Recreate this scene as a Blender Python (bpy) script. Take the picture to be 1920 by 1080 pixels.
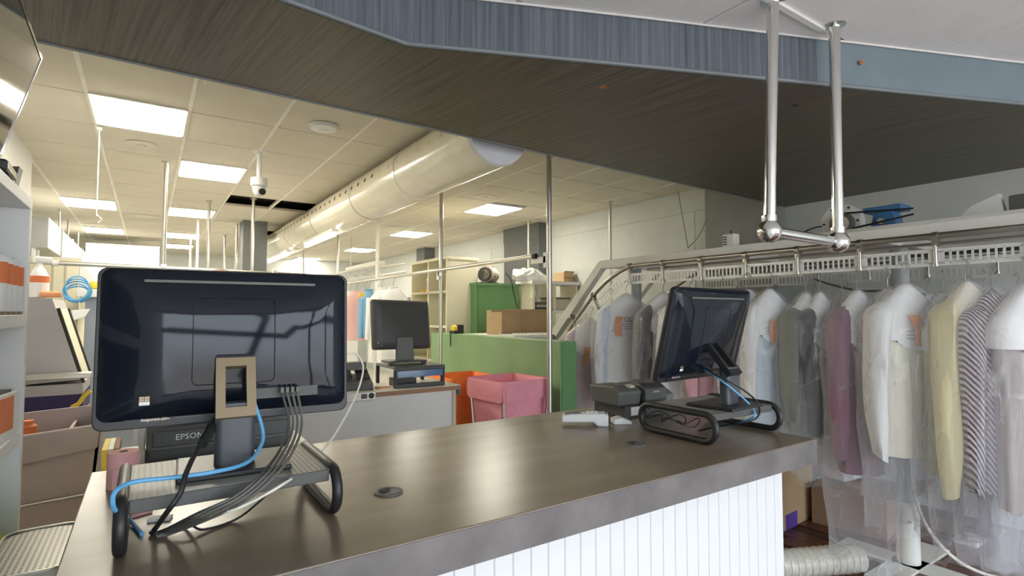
import bpy, bmesh, math, random
from mathutils import Vector, Matrix
random.seed(7)
scene = bpy.context.scene
for o in list(bpy.data.objects): bpy.data.objects.remove(o)
COL = scene.collection
PI = math.pi
R = math.radians

# ------------------------------------------------------------------ camera
CAM = Vector((0, 0, 1.45)); FPX = 1014.0
PITCH = math.atan(46/FPX); YAW = math.atan(682/math.hypot(FPX, 46))
cd = bpy.data.cameras.new('camera'); cam = bpy.data.objects.new('camera', cd); COL.objects.link(cam)
cam.location = CAM; cam.rotation_euler = (PI/2+PITCH, 0, -YAW)
cd.sensor_width = 36; cd.lens = 36*FPX/1920; cd.clip_start = 0.05; cd.clip_end = 100
scene.camera = cam

# ------------------------------------------------------------------ world: overcast street daylight outside the shop window
w = bpy.data.worlds.new('street_daylight'); scene.world = w; w.use_nodes = True
nt = w.node_tree; nt.nodes.clear()
wo = nt.nodes.new('ShaderNodeOutputWorld'); bg = nt.nodes.new('ShaderNodeBackground')
tc = nt.nodes.new('ShaderNodeTexCoord'); sp = nt.nodes.new('ShaderNodeSeparateXYZ'); cr = nt.nodes.new('ShaderNodeValToRGB')
mp = nt.nodes.new('ShaderNodeMapRange'); mp.inputs[1].default_value = -1; mp.inputs[2].default_value = 1
nt.links.new(tc.outputs['Generated'], sp.inputs[0]); nt.links.new(sp.outputs[2], mp.inputs[0]); nt.links.new(mp.outputs[0], cr.inputs[0])
e = cr.color_ramp.elements; e[0].position = .46; e[0].color = (.48, .47, .46, 1); e[1].position = .54; e[1].color = (.80, .90, 1.0, 1)
nt.links.new(cr.outputs[0], bg.inputs[0]); bg.inputs[1].default_value = 3.4; nt.links.new(bg.outputs[0], wo.inputs[0])

# ------------------------------------------------------------------ colour management
vs = scene.view_settings; vs.view_transform = 'Standard'; vs.look = 'None'; vs.gamma = 1; vs.use_curve_mapping = False
vs.exposure = 1.15
PANEL_STRENGTH = 14.5

# ------------------------------------------------------------------ surveying helpers: a sight line through a point of the photo (1920x1080) met with a plane of the room
FW = Vector((math.sin(YAW)*math.cos(PITCH), math.cos(YAW)*math.cos(PITCH), math.sin(PITCH)))
RT = Vector((math.cos(YAW), -math.sin(YAW), 0)); UP = RT.cross(FW)
def ray(x, y): return FW + RT*((x-960)/FPX) - UP*((y-540)/FPX)
def onz(x, y, z): d = ray(x, y); return CAM + d*((z-CAM.z)/d.z)
def onx(x, y, v): d = ray(x, y); return CAM + d*(v/d.x)
def ony(x, y, v): d = ray(x, y); return CAM + d*(v/d.y)

# ------------------------------------------------------------------ materials
MATS = {}
def mat(name, col, rough=.6, metal=0, var=.06, scale=6, bump=0, bscale=60, coat=0, emit=0, spec=.5, sheen=0, trans=0, stretch=None):
    if name in MATS: return MATS[name]
    m = bpy.data.materials.new(name); m.use_nodes = True; n = m.node_tree; L = n.links
    b = n.nodes['Principled BSDF']
    b.inputs['Roughness'].default_value = rough; b.inputs['Metallic'].default_value = metal
    b.inputs['Coat Weight'].default_value = coat; b.inputs['Coat Roughness'].default_value = .06
    b.inputs['Specular IOR Level'].default_value = spec; b.inputs['Sheen Weight'].default_value = sheen
    b.inputs['Transmission Weight'].default_value = trans
    t = n.nodes.new('ShaderNodeTexCoord'); nz = n.nodes.new('ShaderNodeTexNoise'); nz.inputs['Scale'].default_value = scale; nz.inputs['Detail'].default_value = 4
    src = t.outputs['Object']
    if stretch:
        mpn = n.nodes.new('ShaderNodeMapping'); mpn.inputs['Scale'].default_value = stretch; L.new(src, mpn.inputs[0]); src = mpn.outputs[0]
    L.new(src, nz.inputs['Vector'])
    rp = n.nodes.new('ShaderNodeValToRGB'); e = rp.color_ramp.elements
    e[0].position = .3; e[1].position = .7
    e[0].color = tuple(max(0, c*(1-var)) for c in col)+(1,); e[1].color = tuple(min(1, c*(1+var)) for c in col)+(1,)
    L.new(nz.outputs['Fac'], rp.inputs[0]); L.new(rp.outputs[0], b.inputs['Base Color'])
    if bump:
        n2 = n.nodes.new('ShaderNodeTexNoise'); n2.inputs['Scale'].default_value = bscale; L.new(src, n2.inputs['Vector'])
        bp = n.nodes.new('ShaderNodeBump'); bp.inputs['Strength'].default_value = bump; bp.inputs['Distance'].default_value = .01
        L.new(n2.outputs['Fac'], bp.inputs['Height']); L.new(bp.outputs[0], b.inputs['Normal'])
    if emit:
        b.inputs['Emission Color'].default_value = tuple(col)+(1,); b.inputs['Emission Strength'].default_value = emit
    MATS[name] = m; return m

def streak(name, c0, c1, scale, rough=.5, rz=0, thr=(.35, .65), bump=.15, coat=0):
    m = bpy.data.materials.new(name); m.use_nodes = True; n = m.node_tree; L = n.links; b = n.nodes['Principled BSDF']
    b.inputs['Roughness'].default_value = rough; b.inputs['Coat Weight'].default_value = coat
    t = n.nodes.new('ShaderNodeTexCoord'); r0 = n.nodes.new('ShaderNodeMapping'); r0.inputs['Rotation'].default_value = (0, 0, rz)
    mpn = n.nodes.new('ShaderNodeMapping'); mpn.inputs['Scale'].default_value = scale
    nz = n.nodes.new('ShaderNodeTexNoise'); nz.inputs['Scale'].default_value = 1; nz.inputs['Detail'].default_value = 5; nz.inputs['Roughness'].default_value = .7
    L.new(t.outputs['Object'], r0.inputs[0]); L.new(r0.outputs[0], mpn.inputs[0]); L.new(mpn.outputs[0], nz.inputs['Vector'])
    rp = n.nodes.new('ShaderNodeValToRGB'); e = rp.color_ramp.elements; e[0].position, e[1].position = thr
    e[0].color = tuple(c0)+(1,); e[1].color = tuple(c1)+(1,)
    L.new(nz.outputs['Fac'], rp.inputs[0]); L.new(rp.outputs[0], b.inputs['Base Color'])
    bp = n.nodes.new('ShaderNodeBump'); bp.inputs['Strength'].default_value = bump; bp.inputs['Distance'].default_value = .005
    L.new(nz.outputs['Fac'], bp.inputs['Height']); L.new(bp.outputs[0], b.inputs['Normal'])
    MATS[name] = m; return m

def dots(name, col, hole, pitch, rough=.45, metal=0, rad=.3, flat=False):
    """punched sheet: small round dark holes on a staggered pitch"""
    m = bpy.data.materials.new(name); m.use_nodes = True; n = m.node_tree; L = n.links; b = n.nodes['Principled BSDF']
    b.inputs['Roughness'].default_value = rough; b.inputs['Metallic'].default_value = metal
    t = n.nodes.new('ShaderNodeTexCoord'); v = n.nodes.new('ShaderNodeTexVoronoi'); v.voronoi_dimensions = '2D' if flat else '3D'; v.inputs['Randomness'].default_value = 0; v.inputs['Scale'].default_value = 1/pitch
    L.new(t.outputs['Object'], v.inputs['Vector'])
    c = n.nodes.new('ShaderNodeMath'); c.operation = 'LESS_THAN'; c.inputs[1].default_value = rad; L.new(v.outputs['Distance'], c.inputs[0])
    mx = n.nodes.new('ShaderNodeMix'); mx.data_type = 'RGBA'; mx.inputs[6].default_value = tuple(col)+(1,); mx.inputs[7].default_value = tuple(hole)+(1,)
    L.new(c.outputs[0], mx.inputs[0]); L.new(mx.outputs[2], b.inputs['Base Color'])
    MATS[name] = m; return m

def film(name, tint=(.93, .93, .95), haze=.075, edge=.46):
    """thin clear polythene: see-through, with a white haze and pale crease streaks painted in as highlights"""
    m = bpy.data.materials.new(name); m.use_nodes = True; n = m.node_tree; L = n.links
    b = n.nodes['Principled BSDF']; b.inputs['Base Color'].default_value = tuple(tint)+(1,); b.inputs['Roughness'].default_value = .09
    b.inputs['Specular IOR Level'].default_value = 1.0
    out = n.nodes['Material Output']; tr = n.nodes.new('ShaderNodeBsdfTransparent'); tr.inputs[0].default_value = (.97, .97, .98, 1)
    mx = n.nodes.new('ShaderNodeMixShader'); lw = n.nodes.new('ShaderNodeLayerWeight'); lw.inputs[0].default_value = .35
    t = n.nodes.new('ShaderNodeTexCoord'); mpn = n.nodes.new('ShaderNodeMapping'); mpn.inputs['Scale'].default_value = (1, 1, .35)
    nz = n.nodes.new('ShaderNodeTexNoise'); nz.inputs['Scale'].default_value = 14; nz.inputs['Detail'].default_value = 5; nz.inputs['Distortion'].default_value = 1.2
    L.new(t.outputs['Object'], mpn.inputs[0]); L.new(mpn.outputs[0], nz.inputs['Vector'])
    bp = n.nodes.new('ShaderNodeBump'); bp.inputs['Strength'].default_value = .9; bp.inputs['Distance'].default_value = .02
    L.new(nz.outputs['Fac'], bp.inputs['Height']); L.new(bp.outputs[0], b.inputs['Normal']); L.new(bp.outputs[0], lw.inputs['Normal'])
    mr = n.nodes.new('ShaderNodeMapRange'); mr.inputs[3].default_value = haze; mr.inputs[4].default_value = edge
    L.new(lw.outputs['Facing'], mr.inputs[0])
    mp2 = n.nodes.new('ShaderNodeMapping'); mp2.inputs['Scale'].default_value = (1, 1, .45); mp2.inputs['Rotation'].default_value = (.2, .35, 0); L.new(t.outputs['Object'], mp2.inputs[0])
    n3 = n.nodes.new('ShaderNodeTexNoise'); n3.inputs['Scale'].default_value = 3.4; n3.inputs['Detail'].default_value = 1.5; n3.inputs['Distortion'].default_value = .8; L.new(mp2.outputs[0], n3.inputs['Vector'])
    m1 = n.nodes.new('ShaderNodeMath'); m1.operation = 'SUBTRACT'; m1.inputs[1].default_value = .52; L.new(n3.outputs['Fac'], m1.inputs[0])
    m2 = n.nodes.new('ShaderNodeMath'); m2.operation = 'ABSOLUTE'; L.new(m1.outputs[0], m2.inputs[0])
    m3 = n.nodes.new('ShaderNodeMapRange'); m3.inputs[1].default_value = 0; m3.inputs[2].default_value = .010; m3.inputs[3].default_value = .16; m3.inputs[4].default_value = 0; L.new(m2.outputs[0], m3.inputs[0])  # whitish crease lines, painted highlights on the film
    m4 = n.nodes.new('ShaderNodeMath'); m4.operation = 'ADD'; m4.use_clamp = True; L.new(mr.outputs[0], m4.inputs[0]); L.new(m3.outputs[0], m4.inputs[1]); L.new(m4.outputs[0], mx.inputs[0])
    L.new(tr.outputs[0], mx.inputs[1]); L.new(b.outputs[0], mx.inputs[2]); L.new(mx.outputs[0], out.inputs[0])
    MATS[name] = m; return m

M = {}
M['tile'] = mat('ceiling_tile_cream', (.68, .635, .53), .9, bump=.25, bscale=180, var=.03, scale=3)
M['tee'] = mat('white_tee_bar', (.82, .79, .70), .5)
M['tile_f'] = mat('front_tile_white', (.80, .78, .78), .9, bump=.3, bscale=120, var=.03)
M['void'] = mat('dark_void', (.05, .045, .035), .9)
M['wall'] = mat('pale_grey_wall', (.66, .69, .67), .7, var=.03, bump=.05, bscale=30)
M['wall_l'] = mat('white_wall', (.72, .72, .70), .7, var=.03)
M['dkcol'] = mat('charcoal_column', (.14, .15, .15), .6)
M['greycol'] = mat('grey_green_column', (.30, .31, .29), .6)
M['soffit'] = streak('soffit_laminate', (.032, .027, .019), (.17, .147, .107), (75, 1.4, 1), .42, rz=R(-8), thr=(.30, .72))
M['fascia'] = streak('fascia_laminate', (.05, .063, .08), (.20, .24, .28), (70, 70, 1.2), .42, thr=(.25, .75))
M['fascia_plain'] = mat('fascia_plain_slate', (.18, .235, .27), .45)
M['slate_trim'] = mat('slate_trim', (.17, .20, .22), .4)
M['wood'] = streak('red_brown_plank', (.075, .028, .017), (.19, .075, .045), (26, 2, 10), .32, thr=(.3, .7), bump=.05)
M['subfloor'] = mat('subfloor', (.10, .05, .035), .7)
M['palefloor'] = mat('pale_bounce_floor', (.58, .55, .49), .5, var=.08)
M['white'] = mat('white_laminate', (.80, .80, .78), .4, var=.02)
M['whiteboard'] = mat('white_painted_bead_board', (.74, .74, .75), .45, var=.02)
M['cream'] = mat('cream_board', (.82, .77, .58), .5, var=.02)
M['counter'] = mat('brown_counter_laminate', (.20, .158, .115), .27, var=.14, scale=2.2, spec=.6, stretch=(.7, 4, 1))
M['band'] = mat('grey_counter_edge', (.155, .140, .138), .42, var=.25, scale=9)
M['black'] = mat('black_plastic', (.018, .018, .019), .42, var=.05)
M['gloss'] = mat('gloss_navy_black', (.008, .011, .018), .06, var=.1, spec=.28)
M['dgrey'] = mat('dark_grey_plastic', (.075, .075, .072), .45)
M['mgrey'] = mat('mid_grey_plastic', (.13, .13, .115), .5)
M['slate'] = mat('slate_stand', (.055, .062, .075), .35)
M['bronze'] = mat('bronze_and_lit_neck', (.33, .26, .17), .4, metal=.5)
M['risertop'] = mat('riser_top_grey', (.30, .30, .265), .42)
M['perf'] = dots('punched_grey_sheet', (.31, .31, .27), (.03, .03, .03), .0105, flat=True)
M['perfmetal'] = dots('punched_silver_sheet', (.62, .60, .53), (.12, .11, .09), .012, metal=.3)
M['chrome'] = mat('chrome', (.80, .80, .78), .09, metal=1, var=.02)
M['steel'] = mat('brushed_steel', (.62, .60, .54), .32, metal=.9, var=.05)
M['zinc'] = mat('zinc_slat', (.74, .75, .72), .38, metal=.25)
M['steelgrey'] = mat('grey_leg_paint', (.36, .38, .38), .45)
M['slategrey'] = mat('blue_grey_enamel', (.27, .30, .35), .45)
M['railsteel'] = mat('dull_rail_steel', (.42, .40, .35), .30, metal=.9, var=.08)
M['whitepaint'] = mat('white_metal_paint', (.80, .79, .73), .38, var=.04)
M['duct'] = mat('cream_painted_duct', (.84, .79, .63), .22, var=.04, coat=.3)
M['ductcap'] = mat('duct_cap_white', (.72, .74, .80), .5)
M['tube'] = mat('lamp_panel_warm', (1, .935, .785), .5, var=0, emit=PANEL_STRENGTH)
M['green'] = mat('green_paint', (.235, .38, .18), .5, var=.08, scale=4)
M['greend'] = mat('deep_green_paint_and_shade', (.16, .34, .14), .5, var=.05)
M['brownedge'] = mat('brown_edge_strip', (.36, .19, .11), .5)
M['greytop'] = mat('beige_grey_top', (.60, .57, .48), .35)
M['card'] = mat('cardboard', (.52, .36, .20), .8, var=.05)
M['cardd'] = mat('dark_cardboard', (.33, .20, .12), .8)
M['orange'] = mat('orange_fabric', (.90, .24, .05), .75, bump=.4, bscale=12, var=.12)
M['pink'] = mat('pink_fabric', (.96, .38, .46), .75, bump=.4, bscale=12, var=.08)
M['mauve'] = mat('mauve_grey_canvas', (.50, .415, .39), .7, bump=.3, bscale=6, var=.12, scale=3)
M['greypress'] = mat('grey_press_enamel', (.50, .47, .46), .5, var=.04)
M['paper'] = mat('white_paper', (.86, .86, .85), .8, var=.02)
M['ink'] = mat('grey_ink', (.25, .25, .30), .8)
M['tag'] = mat('orange_paper_tag', (.80, .36, .17), .8)
M['label_w'] = mat('white_label', (.85, .85, .83), .6)
M['pinkpaper'] = mat('pink_paper', (.88, .47, .45), .8)
M['blue'] = mat('blue_cable', (.13, .42, .72), .4)
M['wcable'] = mat('white_cable', (.80, .77, .68), .5)
M['yellow'] = mat('yellow_plastic', (.85, .62, .05), .5)
M['purple'] = mat('purple_print', (.13, .06, .36), .6)
M['navy'] = mat('navy_panel', (.03, .02, .10), .5)
M['bluemotor'] = mat('blue_motor_paint', (.07, .22, .46), .4)
M['limebag'] = mat('lime_green_bag', (.32, .56, .05), .35, bump=.5, bscale=10)
M['beige'] = mat('beige_plastic', (.62, .55, .44), .5)
M['redorange'] = mat('red_orange_print', (.80, .22, .08), .6)
M['film'] = film('polythene_film')
M['filmthick'] = film('bubble_film', (.85, .83, .72), .5, .8)
M['screen'] = mat('dark_screen', (.03, .035, .04), .05, coat=1)
M['skin'] = mat('skin', (.62, .36, .24), .6)
M['hair'] = mat('brown_hair', (.20, .12, .07), .7, bump=.5, bscale=80)
M['shirtblue'] = mat('blue_work_shirt', (.20, .42, .66), .8)
M['trousers'] = mat('dark_trousers', (.05, .05, .06), .8)
M['wire'] = mat('hanger_wire', (.30, .30, .29), .35, metal=.9)
M['rust'] = mat('rust', (.42, .16, .05), .9)

# ------------------------------------------------------------------ mesh helpers
WM = {}
def basis(d):
    d = d.normalized(); a = Vector((0, 0, 1)) if abs(d.z) < .9 else Vector((1, 0, 0))
    u = a.cross(d).normalized(); return u, d.cross(u)

class MB:
    def __init__(s): s.v = []; s.f = []
    def add(s, vs, fs, X=None):
        k = len(s.v); s.v += [(X @ Vector(p)) if X else Vector(p) for p in vs]; s.f += [tuple(i+k for i in f) for f in fs]; return s
    def box(s, c, d, X=None, rz=0):
        a, b, h = d[0]/2, d[1]/2, d[2]/2
        vs = [Vector((x, y, z)) for z in (-h, h) for y in (-b, b) for x in (-a, a)]
        if rz: q = Matrix.Rotation(rz, 3, 'Z'); vs = [q @ p for p in vs]
        vs = [p+Vector(c) for p in vs]
        return s.add(vs, [(0, 2, 3, 1), (4, 5, 7, 6), (0, 1, 5, 4), (2, 6, 7, 3), (0, 4, 6, 2), (1, 3, 7, 5)], X)
    def bb(s, lo, hi, X=None):
        lo, hi = Vector(lo), Vector(hi); return s.box((lo+hi)/2, hi-lo, X)
    def cyl(s, p0, p1, r, n=14, r2=None, X=None, cap=True):
        p0, p1 = Vector(p0), Vector(p1); u, v = basis(p1-p0); r2 = r if r2 is None else r2; vs = []
        for p, q in ((p0, r), (p1, r2)):
            for i in range(n): t = 2*PI*i/n; vs.append(p+u*math.cos(t)*q+v*math.sin(t)*q)
        fs = [(i, (i+1) % n, n+(i+1) % n, n+i) for i in range(n)]
        if cap: fs += [tuple(reversed(range(n))), tuple(range(n, 2*n))]
        return s.add(vs, fs, X)
    def tube(s, pts, r, n=8, closed=False, X=None):
        pts = [Vector(p) for p in pts]; m = len(pts); vs = []; u = None
        for i in range(m):
            if closed: d = pts[(i+1) % m]-pts[i-1]
            else: d = pts[min(i+1, m-1)]-pts[max(i-1, 0)]
            d.normalize()
            if u is None: u, v = basis(d)
            else: u = (u-d*u.dot(d)).normalized(); v = d.cross(u)
            for k in range(n): t = 2*PI*k/n; vs.append(pts[i]+u*math.cos(t)*r+v*math.sin(t)*r)
        fs = []
        for i in range(m if closed else m-1):
            a = i*n; b = ((i+1) % m)*n
            fs += [(a+k, a+(k+1) % n, b+(k+1) % n, b+k) for k in range(n)]
        if not closed: fs += [tuple(reversed(range(n))), tuple(range((m-1)*n, m*n))]
        return s.add(vs, fs, X)
    def lathe(s, prof, c=(0, 0, 0), n=20, X=None, cap=True):
        c = Vector(c); vs = []
        for r, z in prof:
            for i in range(n): t = 2*PI*i/n; vs.append(c+Vector((r*math.cos(t), r*math.sin(t), z)))
        fs = []
        for j in range(len(prof)-1):
            a, b = j*n, (j+1)*n; fs += [(a+i, a+(i+1) % n, b+(i+1) % n, b+i) for i in range(n)]
        if cap: fs += [tuple(reversed(range(n))), tuple(range((len(prof)-1)*n, len(prof)*n))]
        return s.add(vs, fs, X)
    def prism(s, poly, d, X=None):
        """polygon of 3-D points pushed along vector d"""
        d = Vector(d); p = [Vector(q) for q in poly]; n = len(p)
        return s.add(p+[q+d for q in p], [tuple(reversed(range(n))), tuple(range(n, 2*n))]+[(i, (i+1) % n, n+(i+1) % n, n+i) for i in range(n)], X)
    def loft(s, rings, cap0=True, cap1=True, X=None):
        n = len(rings[0]); vs = [p for r in rings for p in r]; fs = []
        for j in range(len(rings)-1):
            a, b = j*n, (j+1)*n; fs += [(a+i, a+(i+1) % n, b+(i+1) % n, b+i) for i in range(n)]
        if cap0: fs.append(tuple(reversed(range(n))))
        if cap1: fs.append(tuple(range((len(rings)-1)*n, len(rings)*n)))
        return s.add(vs, fs, X)
    def build(s, name, m, parent=None, smooth=False, world=False, bevel=0, angle=40, seg=2):
        vs = s.v
        if world and parent is not None: q = WM[parent.name].inverted(); vs = [q @ p for p in vs]
        me = bpy.data.meshes.new(name); me.from_pydata([tuple(p) for p in vs], [], s.f)
        b = bmesh.new(); b.from_mesh(me); bmesh.ops.recalc_face_normals(b, faces=b.faces); b.to_mesh(me); b.free()
        me.materials.append(M[m] if isinstance(m, str) else m)
        if smooth:
            me.polygons.foreach_set('use_smooth', [True]*len(me.polygons)); me.set_sharp_from_angle(angle=R(angle))
        o = bpy.data.objects.new(name, me); COL.objects.link(o)
        if parent is not None: o.parent = parent; WM[o.name] = WM[parent.name]
        else: WM[o.name] = Matrix()
        if bevel:
            k = o.modifiers.new('Bevel', 'BEVEL'); k.width = bevel; k.segments = seg; k.limit_method = 'ANGLE'; k.angle_limit = R(30)
        return o

def tag(o, label=None, cat=None, group=None, kind=None):
    if label: o['label'] = label
    if cat: o['category'] = cat
    if group: o['group'] = group
    if kind: o['kind'] = kind
    return o
def thing(name, label, cat, loc=(0, 0, 0), rz=0, group=None, kind=None, tilt=0):
    o = bpy.data.objects.new(name, None); COL.objects.link(o); o.empty_display_size = .1
    o.location = loc; o.rotation_euler = (tilt, 0, rz)
    WM[o.name] = Matrix.Translation(Vector(loc)) @ Matrix.Rotation(rz, 4, 'Z') @ Matrix.Rotation(tilt, 4, 'X')
    return tag(o, label, cat, group, kind)
def inst(src, loc, parent, rz=0):
    c = src.copy(); COL.objects.link(c); c.parent = parent; c.location = loc; c.rotation_euler = (0, 0, rz); WM[c.name] = WM[parent.name] if parent else Matrix(); return c
def copytree(o, parent=None):
    c = o.copy(); COL.objects.link(c); c.parent = parent
    for ch in list(o.children): copytree(ch, c)
    return c
def smooth_path(pts, k=6):
    pts = [Vector(p) for p in pts]; out = []
    for i in range(len(pts)-1):
        p0 = pts[max(i-1, 0)]; p1 = pts[i]; p2 = pts[i+1]; p3 = pts[min(i+2, len(pts)-1)]
        for j in range(k):
            t = j/k; out.append(.5*((2*p1)+(p2-p0)*t+(2*p0-5*p1+4*p2-p3)*t*t+(3*p1-p0-3*p2+p3)*t**3))
    return out+[pts[-1]]
def rrect(w, h, r, n=5):
    """rounded rectangle outline (x, z), anticlockwise"""
    out = []
    for cx, cz, a0 in ((w/2-r, h/2-r, 0), (-w/2+r, h/2-r, PI/2), (-w/2+r, -h/2+r, PI), (w/2-r, -h/2+r, 1.5*PI)):
        for i in range(n+1): t = a0+PI/2*i/n; out.append((cx+r*math.cos(t), cz+r*math.sin(t)))
    return out
def text(name, s, size, X, m, parent, fit=None):
    """flat lettering; X maps (x right, y up, z out of the page) to the parent's space"""
    cu = bpy.data.curves.new(name, 'FONT'); cu.body = s; cu.size = size; cu.align_x = 'CENTER'; cu.align_y = 'CENTER'; cu.resolution_u = 2
    tmp = bpy.data.objects.new(name, cu); me = bpy.data.meshes.new_from_object(tmp); bpy.data.objects.remove(tmp); bpy.data.curves.remove(cu)
    for v in me.vertices: v.co = fit(v.co) if fit else X @ v.co
    me.name = name; me.materials.clear(); me.materials.append(M[m]); o = bpy.data.objects.new(name, me); COL.objects.link(o); o.parent = parent; return o
BACKX = Matrix(((1, 0, 0, 0), (0, 0, -1, 0), (0, 1, 0, 0), (0, 0, 0, 1)))   # page facing -Y
def face_back(x, y, z): return Matrix.Translation((x, y, z)) @ BACKX

# ================================================================== THE SETTING
ZC, ZF, ZS = 2.78, 2.64, 2.427      # back ceiling, front ceiling, underside of the dropped bulkhead
WR, WL = 4.88, -.85                 # right and left wall
tmp_plank = None
fl = MB().bb((-2.6, -3.2, -.06), (WR+.1, 14.3, -.012)).build('floor', 'subfloor'); tag(fl, 'dark reddish-brown plank floor of the shop', 'floor', kind='structure')
fb = MB().bb((-2.6, 2.5, -.012), (WR, 14.2, -.004)).bb((-.85, -3.0, -.012), (1.8, 2.5, -.004)).build('floor_workroom', 'palefloor'); tag(fb, 'unseen workroom floor behind the counter, made pale to bounce light', 'floor', kind='structure')  # added pale floor, out of view, bounces light up to the ceiling
pk = MB().bb((-.064, -.6, -.012), (.064, .6, 0)).build('plank', 'wood', fl, bevel=.002, seg=1)
first = True
for i in range(24):
    x = 1.86+.13*i
    if x > WR-.07: break
    off = (i*.43) % 1.2
    for j in range(-2, 5):
        y = -.2+j*1.21+off
        if y > 1.9: continue
        if first: pk.location = (x, y, 0); first = False
        else: inst(pk, (x, y, 0), fl)

# right wall with its band, seams and columns
wr = MB().bb((WR, -3.2, 0), (WR+.12, 14.3, 2.9)).build('wall_right', 'wall'); tag(wr, 'pale grey painted wall behind the garment conveyor', 'wall', kind='structure')
zb = onx(1035, 446, WR).z
MB().bb((WR-.012, 2.8, zb), (WR, 14.3, ZC)).build('upper_panel', 'wall', wr, bevel=.003)
for k, y in enumerate((3.72, 5.0, 6.25, 7.9, 9.2)):
    MB().bb((WR-.006, y, .1), (WR, y+.012, zb)).build('panel_seam', 'wall', wr)
col = MB().bb((4.72, 2.72, 0), (WR, 3.47, ZC)).build('wall_column', 'greycol'); tag(col, 'grey-green wall column right behind the dark bulkhead', 'column', kind='structure')
MB().bb((4.715, 2.715, zb-.2), (4.73, 2.80, ZS)).build('edge_strip', 'dkcol', col)
c2 = MB().bb((4.73, 6.34, 0), (WR, 7.27, ZC)).build('wall_column', 'dkcol'); tag(c2, 'broad charcoal wall column behind the white shelving', 'column', kind='structure')
MB().bb((4.724, 6.335, zb), (4.75, 7.28, ZC)).build('band', 'dkcol', c2)
c3 = MB().bb((4.64, 10.1, 0), (WR, 10.5, ZC)).build('wall_column', 'dkcol'); tag(c3, 'farthest narrow charcoal column on the right wall', 'column', kind='structure')
p = onz(455, 438, ZC)
c4 = MB().bb((1.10, 8.55, 0), (1.42, 8.9, ZC)).build('wall_column', 'dkcol'); tag(c4, 'free-standing charcoal column left of the round duct', 'column', kind='structure')
# left, far and front walls
wl = MB().bb((WL-.12, -3.2, 0), (WL, 6.03, 2.9)).build('wall_left', 'wall_l'); tag(wl, 'white wall at the left behind the shelf', 'wall', kind='structure')
MB().bb((-2.6, 5.93, 0), (WL-.12, 6.03, 2.9)).build('return', 'wall_l', wl)
wl2 = MB().bb((-2.7, 6.03, 0), (-2.6, 14.3, 2.9)).build('wall_recess', 'wall_l'); tag(wl2, 'white wall of the pressing area far at the left', 'wall', kind='structure')
wb = MB().bb((-2.7, 14.2, 0), (WR+.12, 14.3, 2.9)).build('wall_back', 'wall'); tag(wb, 'pale grey wall at the far end of the workroom', 'wall', kind='structure')
wf = MB().bb((-.97, -3.2, 0), (WR+.12, -3.05, .15)).bb((-.97, -3.2, 2.55), (WR+.12, -3.05, 2.9)).build('wall_front', 'wall_l'); tag(wf, 'low wall and lintel of the shop front', 'wall', kind='structure')
win = thing('window_1', 'shop front window with slim dark mullions', 'window', (2, -3.12, .15), kind='structure')
for x in (-.95, .5, 1.95, 3.4, 4.9): MB().bb((x-.06, -3.16, .15), (x+.06, -3.09, 2.55)).build('mullion', 'dkcol', win, world=True)
MB().bb((-.97, -3.16, 1.90), (4.9, -3.09, 2.02)).build('transom', 'dkcol', win, world=True)

# back ceiling: a dark void above, cream tiles laid in white tee bars
LIGHTS = [('L', 264, 217), ('L', 397, 321), ('L', 168, 380), ('L', 359, 398), ('L', 195, 431), ('L', 340, 441), ('L', 333, 461), ('R', 924, 392), ('R', 771, 438), ('R', 676, 468), ('R', 575, 485)]
LP = [onz(x, y, ZC) for _, x, y in LIGHTS]
HOLES = [onz(482, 379, ZC), onz(560, 390, ZC), onz(484, 434, ZC)]
ce = MB().bb((-2.7, 2.55, ZC+.12), (WR+.1, 14.3, ZC+.2)).build('ceiling', 'void'); tag(ce, 'suspended ceiling of cream tiles over the workroom', 'ceiling', kind='structure')
GX, GY, X0, Y0 = .535, .675, -.342, 4.12
tl = None; tl2 = None
xs = [X0+GX*i for i in range(-4, 11)]; ys = [Y0+GY*k for k in range(-3, 16)]
for i in range(-4, 10):
    for k in range(-3, 15):
        cx, cy = X0+GX*(i+.5), Y0+GY*(k+.5)
        if cx < WL-.2 and cy < 6.0: continue
        if cy-GY/2 < 2.52 and k > -3: continue
        if cy < 2.6: continue
        if any(abs(h.x-cx) < GX*.55 and abs(h.y-cy) < GY*.55 for h in HOLES): continue
        if any(abs(h.x-cx) < GX*.3 and abs(h.y-cy) < GY*.3 for h in LP): continue
        last = i == 9
        if last:
            wdt = WR-(X0+GX*9)-.008
            if tl2 is None: tl2 = MB().bb((0, -GY/2+.007, 0), (wdt, GY/2-.007, .014)).build('ceiling_tile', 'tile', ce); tl2.location = (X0+GX*9+.006, cy, ZC)
            else: inst(tl2, (X0+GX*9+.006, cy, ZC), ce)
        else:
            if tl is None: tl = MB().bb((-GX/2+.006, -GY/2+.006, 0), (GX/2-.006, GY/2-.006, .014)).build('ceiling_tile', 'tile', ce, bevel=.003, seg=1); tl.location = (cx, cy, ZC)
            else: inst(tl, (cx, cy, ZC), ce)
for i in range(-4, 10):
    x = X0+GX*i; y0 = 6.03 if x < WL else 2.55
    MB().bb((x-.011, y0, ZC-.004), (x+.011, 14.2, ZC+.03)).build('tee_bar', 'tee', ce)
for k in range(-2, 15):
    y = Y0+GY*k; x0 = WL if y < 6.03 else -2.6
    MB().bb((x0, y-.010, ZC+.006), (WR, y+.010, ZC+.03)).build('cross_tee', 'beige', ce)  # cross tees coloured darker to paint the shadow gaps between tiles

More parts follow.
